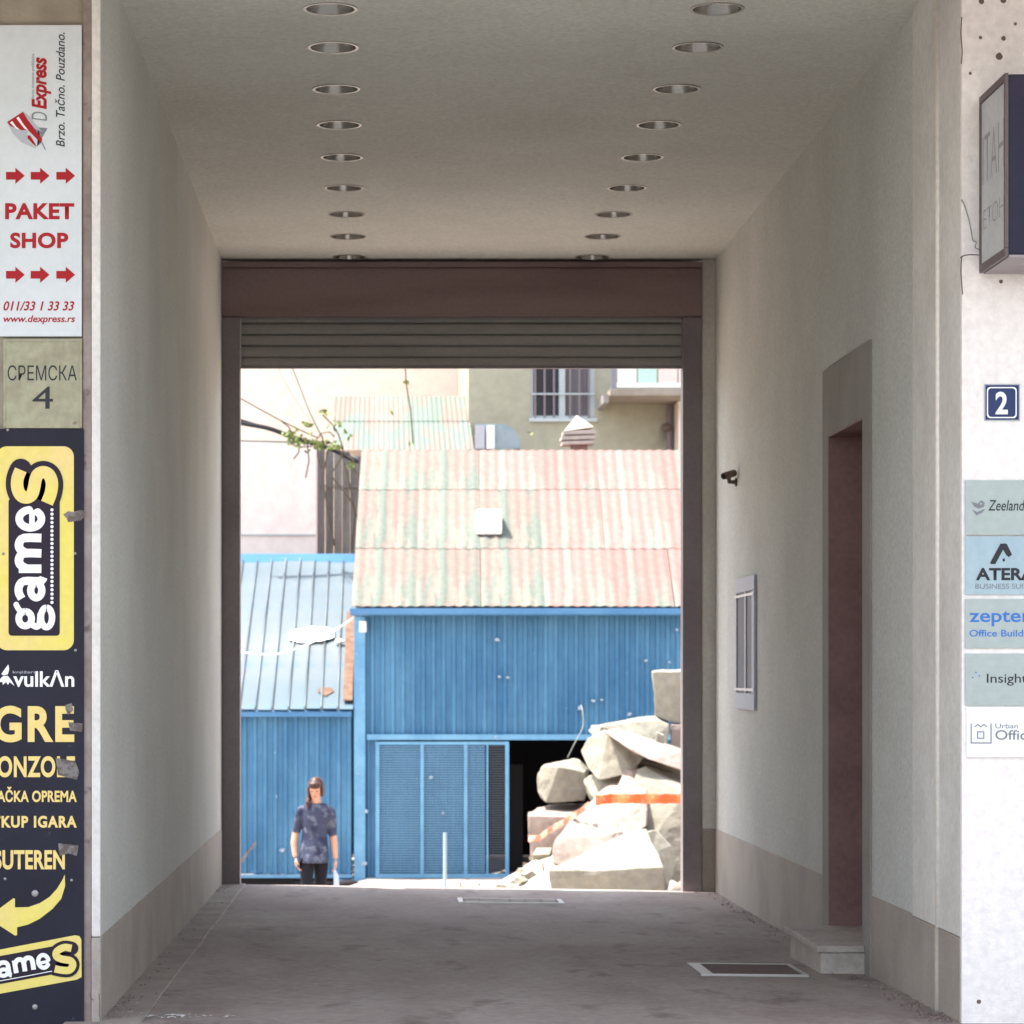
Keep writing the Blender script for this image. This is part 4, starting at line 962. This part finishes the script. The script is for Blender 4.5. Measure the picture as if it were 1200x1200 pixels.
Q = [
 ('squared pale block perched highest, against the right gate post', slab([(765,788),(815,786),(815,850),(790,847),(768,840)],42.5,1.2,2), M_rock),
 ('pinkish block directly below the highest squared block', slab([(786,849),(832,851),(832,900),(788,890)],42.2,1.2,2), M_rockp),
 ('long tilted slab at the top of the heap under the highest block', [(690,856,41.5),(704,851,41.2),(770,843,41.6),(783,850,41.6),(781,874,41.4),(757,870,41.2),(700,866,41.2),(694,851,43),(768,838,43.3),(784,846,43.2)], M_rock),
 ('rounded chunk with many facets in the middle of the upper heap', [(682,880,40.8),(690,866,40.6),(712,858,40.4),(748,866,40.4),(757,885,40.3),(742,906,40.1),(702,914,40.2),(688,900,40.4),(705,852,41.8),(745,860,41.8),(700,905,41.5)], M_rock),
 ('long sloping slab running down right from the middle chunk', [(708,858,40.1),(722,856,40.2),(802,882,39.8),(830,895,39.8),(830,912,39.6),(760,890,39.6),(735,876,39.8),(722,853,41.2),(800,876,41.2),(832,888,41.2)], M_rockp),
 ('broad chunk filling the heap behind the orange tape', [(700,905,40.6),(740,896,40.4),(740,935,40),(698,940,40.3),(683,915,40.8),(700,960,40.6),(742,960,40.6),(700,905,42),(742,900,42)], M_rock),
 ('rounded grey boulder left of the heap before the dark doorway', [(630,905,41.3),(637,898,41.2),(655,899,41),(685,905,41),(689,924,41),(684,938,41),(640,940,41.1),(630,928,41.3),(640,896,42.2),(678,889,42.2),(690,900,42.2),(686,934,42.2),(636,936,42.2)], M_rock),
 ('rectangular block with a flat pale top below the grey boulder', [(619,956,40.6),(668,957,40.3),(672,1000,40.3),(648,1006,40.5),(622,1004,40.7),(618,951,41.2),(642,943,42.2),(694,940,42.2),(695,1000,42)], M_rockp),
 ('big leaning pinkish slab in the centre of the heap', [(698,940,39.8),(708,930,39.8),(742,935,39.5),(752,975,38.9),(700,1022,38.6),(646,1012,38.7),(650,985,38.9),(668,960,39.3),(735,900,40.9),(752,903,40.9),(760,975,40.3),(700,1040,40)], M_rockp),
 ('pale chunk standing between centre slab and large right block', [(716,940,39.4),(733,897,40.2),(750,900,40.2),(758,932,39.4),(757,968,39),(735,985,38.8),(720,960,39.1),(760,900,41),(765,960,40.6)], M_rockp),
 ('large grey block at the right partly behind the gate post', [(744,905,39.8),(757,898,39.9),(802,928,39.3),(835,940,39.2),(835,1060,39.1),(786,1030,39.0),(765,985,39.1),(744,955,39.4),(757,893,41.2),(835,920,41.2),(835,1050,41)], M_rock),
 ('narrow pale wedge in the shadow right of the front block', [(758,975,38.2),(768,973,38.3),(786,992,38.3),(792,1010,38.3),(783,1040,38.2),(770,1050,38.2),(765,1000,38.1),(770,972,39),(790,1000,39)], M_rock),
 ('wedge shaped front block with one brilliant sloping face', [(643,1020,37.3),(706,1020,37.2),(778,1016,37.3),(781,1060,37.3),(648,1060,37.3),(662,1019,37.5),(737,974,38.4),(757,972,38.3),(771,1003,37.8),(665,1018,38.8),(758,978,39)], M_rock),
 ('low pale fragment at the foot of the right gate post', [(783,1045,36.9),(802,1030,37),(830,1028,37),(830,1062,36.9),(790,1062,36.9),(805,1028,37.8),(830,1026,37.8)], M_rockp),
 ('shadowed chunk wedged below the long sloping slab at the right', slab([(742,888),(835,905),(835,935),(790,925),(745,912)],40.7,1.,1), M_rock),
 ('small pale chip lying on the long sloping slab', slab([(770,858),(778,862),(776,876),(768,874)],40.6,.3,1), M_rock),
]
for l, p, m_ in Q: rock(l, p, m_)
# debris mound
m = MB(); nx, ny = 40, 30
def mound(x, y):
    cx0, cy0 = X(668,40.6), 40.8; dx_, dy_ = (x-cx0)/1.25, (y-cy0)/2.6; r = math.sqrt(dx_*dx_+dy_*dy_)
    return yard_z(x,y) -.06 + .85*max(0,1-r)**.9 + .06*mn.noise(Vector((x*3,y*3,1))) * max(0,min(1,(1.15-r)*4))
xs_m, ys_m = lin(X(668,40.6)-1.35, X(668,40.6)+1.9, nx), lin(38, 43.6, ny)
m.add([(x,y,mound(x,y)) for y in ys_m for x in xs_m], [(j*nx+i,j*nx+i+1,(j+1)*nx+i+1,(j+1)*nx+i) for j in range(ny-1) for i in range(nx-1)])
tag(m.build('rubble_mound', M_yard, loc=(X(668,40.6),40.8,-1.7), smooth=False), 'mound of pale crushed debris under the broken blocks', 'debris', kind='stuff')
# loose fragments
m = MB(); random.seed(11)
for _ in range(170):
    a = random.uniform(1.0, 4.8); b = random.uniform(36.5, 44); s_ = random.choice((.02,.03,.04,.05,.07)); c = Vector((a,b,max(yard_z(a,b), mound(a,b) if abs(a-2.6)<1.5 and 38<b<43.6 else -9)+s_*.4))
    vs = [c+Vector((random.uniform(-1,1)*s_, random.uniform(-1,1)*s_, q*s_*.7)) for q in (-1,-1,-1,1,1,1)]
    m.add(vs, [(0,1,2),(3,4,5),(0,1,4,3),(1,2,5,4),(2,0,3,5)])
for _ in range(70):
    a = random.uniform(1.3, 4.2); b = random.uniform(38.2, 41.5); s_ = random.uniform(.05,.14); c = Vector((a,b,max(yard_z(a,b), mound(a,b))+s_*.3))
    rt = Matrix.Rotation(random.uniform(0,6), 3, 'Z') @ Matrix.Rotation(random.uniform(-.6,.6), 3, 'X'); l_, w_, h_ = s_, s_*random.uniform(.5,.9), s_*random.uniform(.3,.7)
    vs = [c + rt @ Vector((i*l_*random.uniform(.7,1), j*w_*random.uniform(.7,1), k*h_*random.uniform(.7,1))) for k in (-1,1) for i,j in ((-1,-1),(1,-1),(1,1),(-1,1))]
    m.add(vs, [(0,3,2,1),(4,5,6,7),(0,1,5,4),(1,2,6,5),(2,3,7,6),(3,0,4,7)])
tag(m.build('concrete_fragments', M_rock, loc=(2.5,40,-1.7)), 'scattered small concrete fragments round the rubble', 'debris', kind='stuff')
# barrier tape
def ribbon(pts, w_, d_, label):
    m = MB(); vs = []; q = []
    for i in range(len(pts)-1):
        for k in range(6):
            t = k/6; q.append(tuple(pts[i][j]+(pts[i+1][j]-pts[i][j])*t for j in range(3)))
    q.append(pts[-1])
    for i, (a, b, d) in enumerate(q):
        h = w_*(1+.25*mn.noise(Vector((i*.6,0,0)))); tw = .03*math.sin(i*.9)
        p = P(a,b,d); vs += [p+Vector((0,tw,h/2)), p+Vector((0,-.01*math.sin(i*1.7)-.01,0)), p+Vector((0,-tw,-h/2))]
    n = len(q); m.add(vs, [(3*i+k,3*i+3+k,3*i+4+k,3*i+1+k) for i in range(n-1) for k in (0,1)])
    tag(m.build('barrier_tape', M_tape, loc=tuple(P(*pts[0])), smooth=True), label, 'barrier tape')
ribbon([(698,938,38.95),(715,936,38.95),(745,936,38.7),(775,936,38.6),(803,936,38.6),(830,935,38.6)], .125, 39, 'orange barrier tape stretched level across the right part of the heap')
M_tape = mat('faded_tape', (.50,.19,.11), .7, (.55,.33,.25), 9, lo=.45, hi=.6)
ribbon([(619,983,40.2),(632,982,40.0),(645,972,39.8),(660,964,39.5),(675,954,39.2),(690,943,39.1)], .085, 39, 'faded orange barrier tape sagging over the left block of the heap')
# bent wire at the shed wall
cable('bent_wire', 'bent pale reinforcing wire rising above the upper heap', [P(665,888,43),P(674,870,43),P(683,852,43.2),(P(683,836,43.3)),P(681,826,43.4)], .008, M_cableg, cat='wire')

# ------------------------------------------------------------------ person
PD = 31.8; sc_ = F/PD
fzv = -1.35; px0 = (368-448)/sc_
person = thing('person', 'dark haired person in patterned navy top and black trousers walking towards the passage', 'person', (px0, PD, fzv))
def B(x, y, z): return Vector((px0+x*.92+.022*math.sin((z-.9)*3.2)*(z>.9)+.03*x*(z>1.2), PD+y, fzv+z))
# x to the viewer's right, -y towards the camera
b = MB()
b.ball(B(0,.0,.90), (.130,.10,.12)); b.ball(B(0,.005,1.05), (.125,.09,.15)); b.ball(B(0,.0,1.20), (.15,.10,.15)); b.ball(B(-.10,.0,1.27), (.075,.055,.045)); b.ball(B(.10,.0,1.27), (.075,.055,.045))
b.tube([B(0,.01,1.25),B(0,-.005,1.34),B(0,-.03,1.41)], [.07,.056,.052], 14)
HT = Matrix.Rotation(R(-9), 3, 'Z') @ Matrix.Rotation(R(24), 3, 'X')       # head bowed towards the ground
HC = B(0,-.045,1.505)
def H(x, y, z): return HC + HT @ Vector((x, y, z))
b.ball(H(0,0,0), (.072,.088,.108), HT); b.ball(H(0,-.03,-.06), (.054,.056,.055), HT); b.tube([H(0,-.078,.012),H(0,-.102,-.02),H(0,-.085,-.03)], [.008,.013,.009], 8)
b.ball(H(-.074,.0,-.005), (.010,.02,.028)); b.ball(H(.074,.0,-.005), (.010,.02,.028))
# legs mid-stride
b.tube([B(-.085,0,.88),B(-.085,-.06,.66),B(-.08,-.10,.48),B(-.078,-.07,.30),B(-.078,-.02,.09),B(-.078,-.03,.05)], [.064,.070,.050,.05,.034,.034], 14)
b.tube([B(.085,0,.88),B(.082,.03,.66),B(.075,.05,.48),B(.072,.12,.30),B(.07,.20,.12),B(.07,.19,.08)], [.064,.070,.050,.05,.034,.034], 14)
# arms
b.tube([B(-.165,0,1.27),B(-.205,.01,1.16),B(-.225,.015,1.04),B(-.235,-.02,.92),B(-.225,-.06,.81),B(-.215,-.075,.77)], [.045,.042,.038,.039,.030,.028], 12)
b.tube([B(.165,0,1.27),B(.20,.02,1.16),B(.215,.03,1.03),B(.235,.01,.91),B(.25,-.02,.79),B(.252,-.025,.75)], [.045,.042,.038,.039,.030,.028], 12)
def hand(w0, dirv, side, curl):
    dirv = Vector(dirv).normalized(); sd = Vector((0,-1,0)); nrm = Vector((side,0,0))
    pc = w0 + dirv*.045; b.ball(pc, (.018,.038,.045)); 
    for k, (off, ln) in enumerate(((-.028,.062),(-.010,.070),(.009,.066),(.026,.052))):
        s0 = w0 + dirv*.078 + sd*(-off); pts = [s0, s0+dirv*ln*.45+nrm*curl*.012, s0+dirv*ln*.75+nrm*curl*.032, s0+dirv*ln*.85+nrm*curl*.05]
        b.tube(pts, [.0095,.009,.008,.007], 8)
    s0 = w0+dirv*.03+sd*.03; b.tube([s0, s0+sd*.025+dirv*.02+nrm*curl*.012, s0+sd*.03+dirv*.045+nrm*curl*.028], [.012,.010,.008], 8)
hand(B(-.212,-.08,.76), (.10,-.15,-1), 1, 1.0); hand(B(.253,-.028,.745), (.08,-.05,-1), -1, .9)
b.build('body', M_skin, person, remesh=.0058, smooth_it=3)
h = MB()
h.ball(H(0,.03,.028), (.090,.092,.098), HT); h.ball(H(0,.06,-.02), (.084,.055,.085), HT); h.ball(H(-.072,-.012,-.02), (.024,.055,.075), HT); h.ball(H(.072,-.012,-.02), (.022,.055,.070), HT)
h.ball(H(0,-.048,.070), (.072,.05,.042), HT); h.tube([B(-.05,.02,1.43),B(-.085,-.03,1.40),B(-.092,-.075,1.35),B(-.085,-.10,1.29)], [.038,.036,.028,.012], 10)
h.build('hair', M_hair, person, remesh=.007, smooth_it=2)
f = MB(); f.ball(H(-.027,-.083,.01), (.012,.006,.006)).ball(H(.027,-.083,.01), (.012,.006,.006)).build('eyes', M_hair, person)
MB().tube([H(-.02,-.086,-.052),H(0,-.090,-.053),H(.02,-.086,-.052)], .0045, 6).build('mouth', mat('lips',(.32,.11,.10),.5), person)
s = MB()
def rings(m, L, n=28):
    base = len(m.v)
    for (z, rx, ry, oy) in L:
        for k in range(n):
            a = 2*math.pi*k/n; m.v.append(B(rx*math.cos(a), oy+ry*math.sin(a), z))
    for i in range(len(L)-1):
        for k in range(n): m.f.append((base+i*n+k, base+i*n+(k+1)%n, base+(i+1)*n+(k+1)%n, base+(i+1)*n+k))
    m.f.append(tuple(base+k for k in range(n-1,-1,-1))); m.f.append(tuple(base+(len(L)-1)*n+k for k in range(n)))
rings(s, [(.705,.176,.165,-.01),(.74,.180,.165,-.01),(.85,.172,.145,0),(.98,.150,.115,.0),(1.08,.150,.115,0),(1.20,.168,.118,0),(1.28,.175,.108,0),(1.325,.150,.085,0),(1.35,.105,.07,0)])
s.tube([B(-.14,0,1.29),B(-.170,0,1.262),B(-.202,.01,1.16),B(-.224,.015,1.03)], [.050,.052,.050,.047], 14)
s.tube([B(.14,0,1.29),B(.170,0,1.262),B(.198,.02,1.16),B(.216,.03,.985)], [.050,.052,.050,.045], 14)
s.build('shirt', M_shirt, person, remesh=.0085, smooth_it=3)
t_ = MB()
t_.ball(B(0,0,.86), (.142,.112,.12))
t_.tube([B(-.08,0,.86),B(-.085,-.06,.66),B(-.08,-.10,.48),B(-.078,-.07,.30),B(-.078,-.02,.085)], [.076,.080,.064,.058,.052], 16)
t_.tube([B(.08,0,.86),B(.082,.03,.66),B(.075,.05,.48),B(.072,.12,.30),B(.07,.20,.13)], [.076,.080,.064,.058,.052], 16)
t_.build('trousers', M_trous, person, remesh=.009, smooth_it=2)
for x_, y_, z_, rt in ((-.078,-.07,.035,0),(.07,.13,.06,-.4)):
    MB().ball(B(x_,y_,z_), (.042,.12,.035), rot=Matrix.Rotation(rt,3,'X')).build('shoe', M_shoe, person, smooth=True)
pb_ = B(-.172,-.105,.70)
o = MB().box(-.006,.006,-.035,.035,-.065,.065).build('mobile_phone', M_phone, loc=(0,0,0), bevel=.003)
o.location = pb_; o.rotation_euler = (0.3, .45, 0); tag(o, 'black phone held in the hand at the left of the photo', 'phone')
m = MB(); p0 = B(.245,-.05,.62)
m.tube([p0+Vector((0,0,.05)), p0, p0+Vector((.015,0,-.06)), p0+Vector((.02,0,-.22)), p0+Vector((.02,0,-.27))], [.008,.014,.028,.032,.024], 12)
tag(m.build('plastic_bottle', M_bag, loc=tuple(p0), smooth=True), 'pale bluish plastic bottle dangling from the hand at the right', 'bottle')
bk = P(408, 1035, 45.2)
tag(MB().ball(bk, (.16,.12,.06), nu=14, nv=8).ball(bk+Vector((-.12,0,-.02)), (.12,.1,.05)).ball(bk+Vector((-.5,.3,-.02)), (.35,.05,.035)).build('corner_shade_lump', M_dark, loc=tuple(bk)), 'flat black shape painting shade on the ground at the shed corner', 'painted shade')  # black blobs stand in for the shade at the wall foot
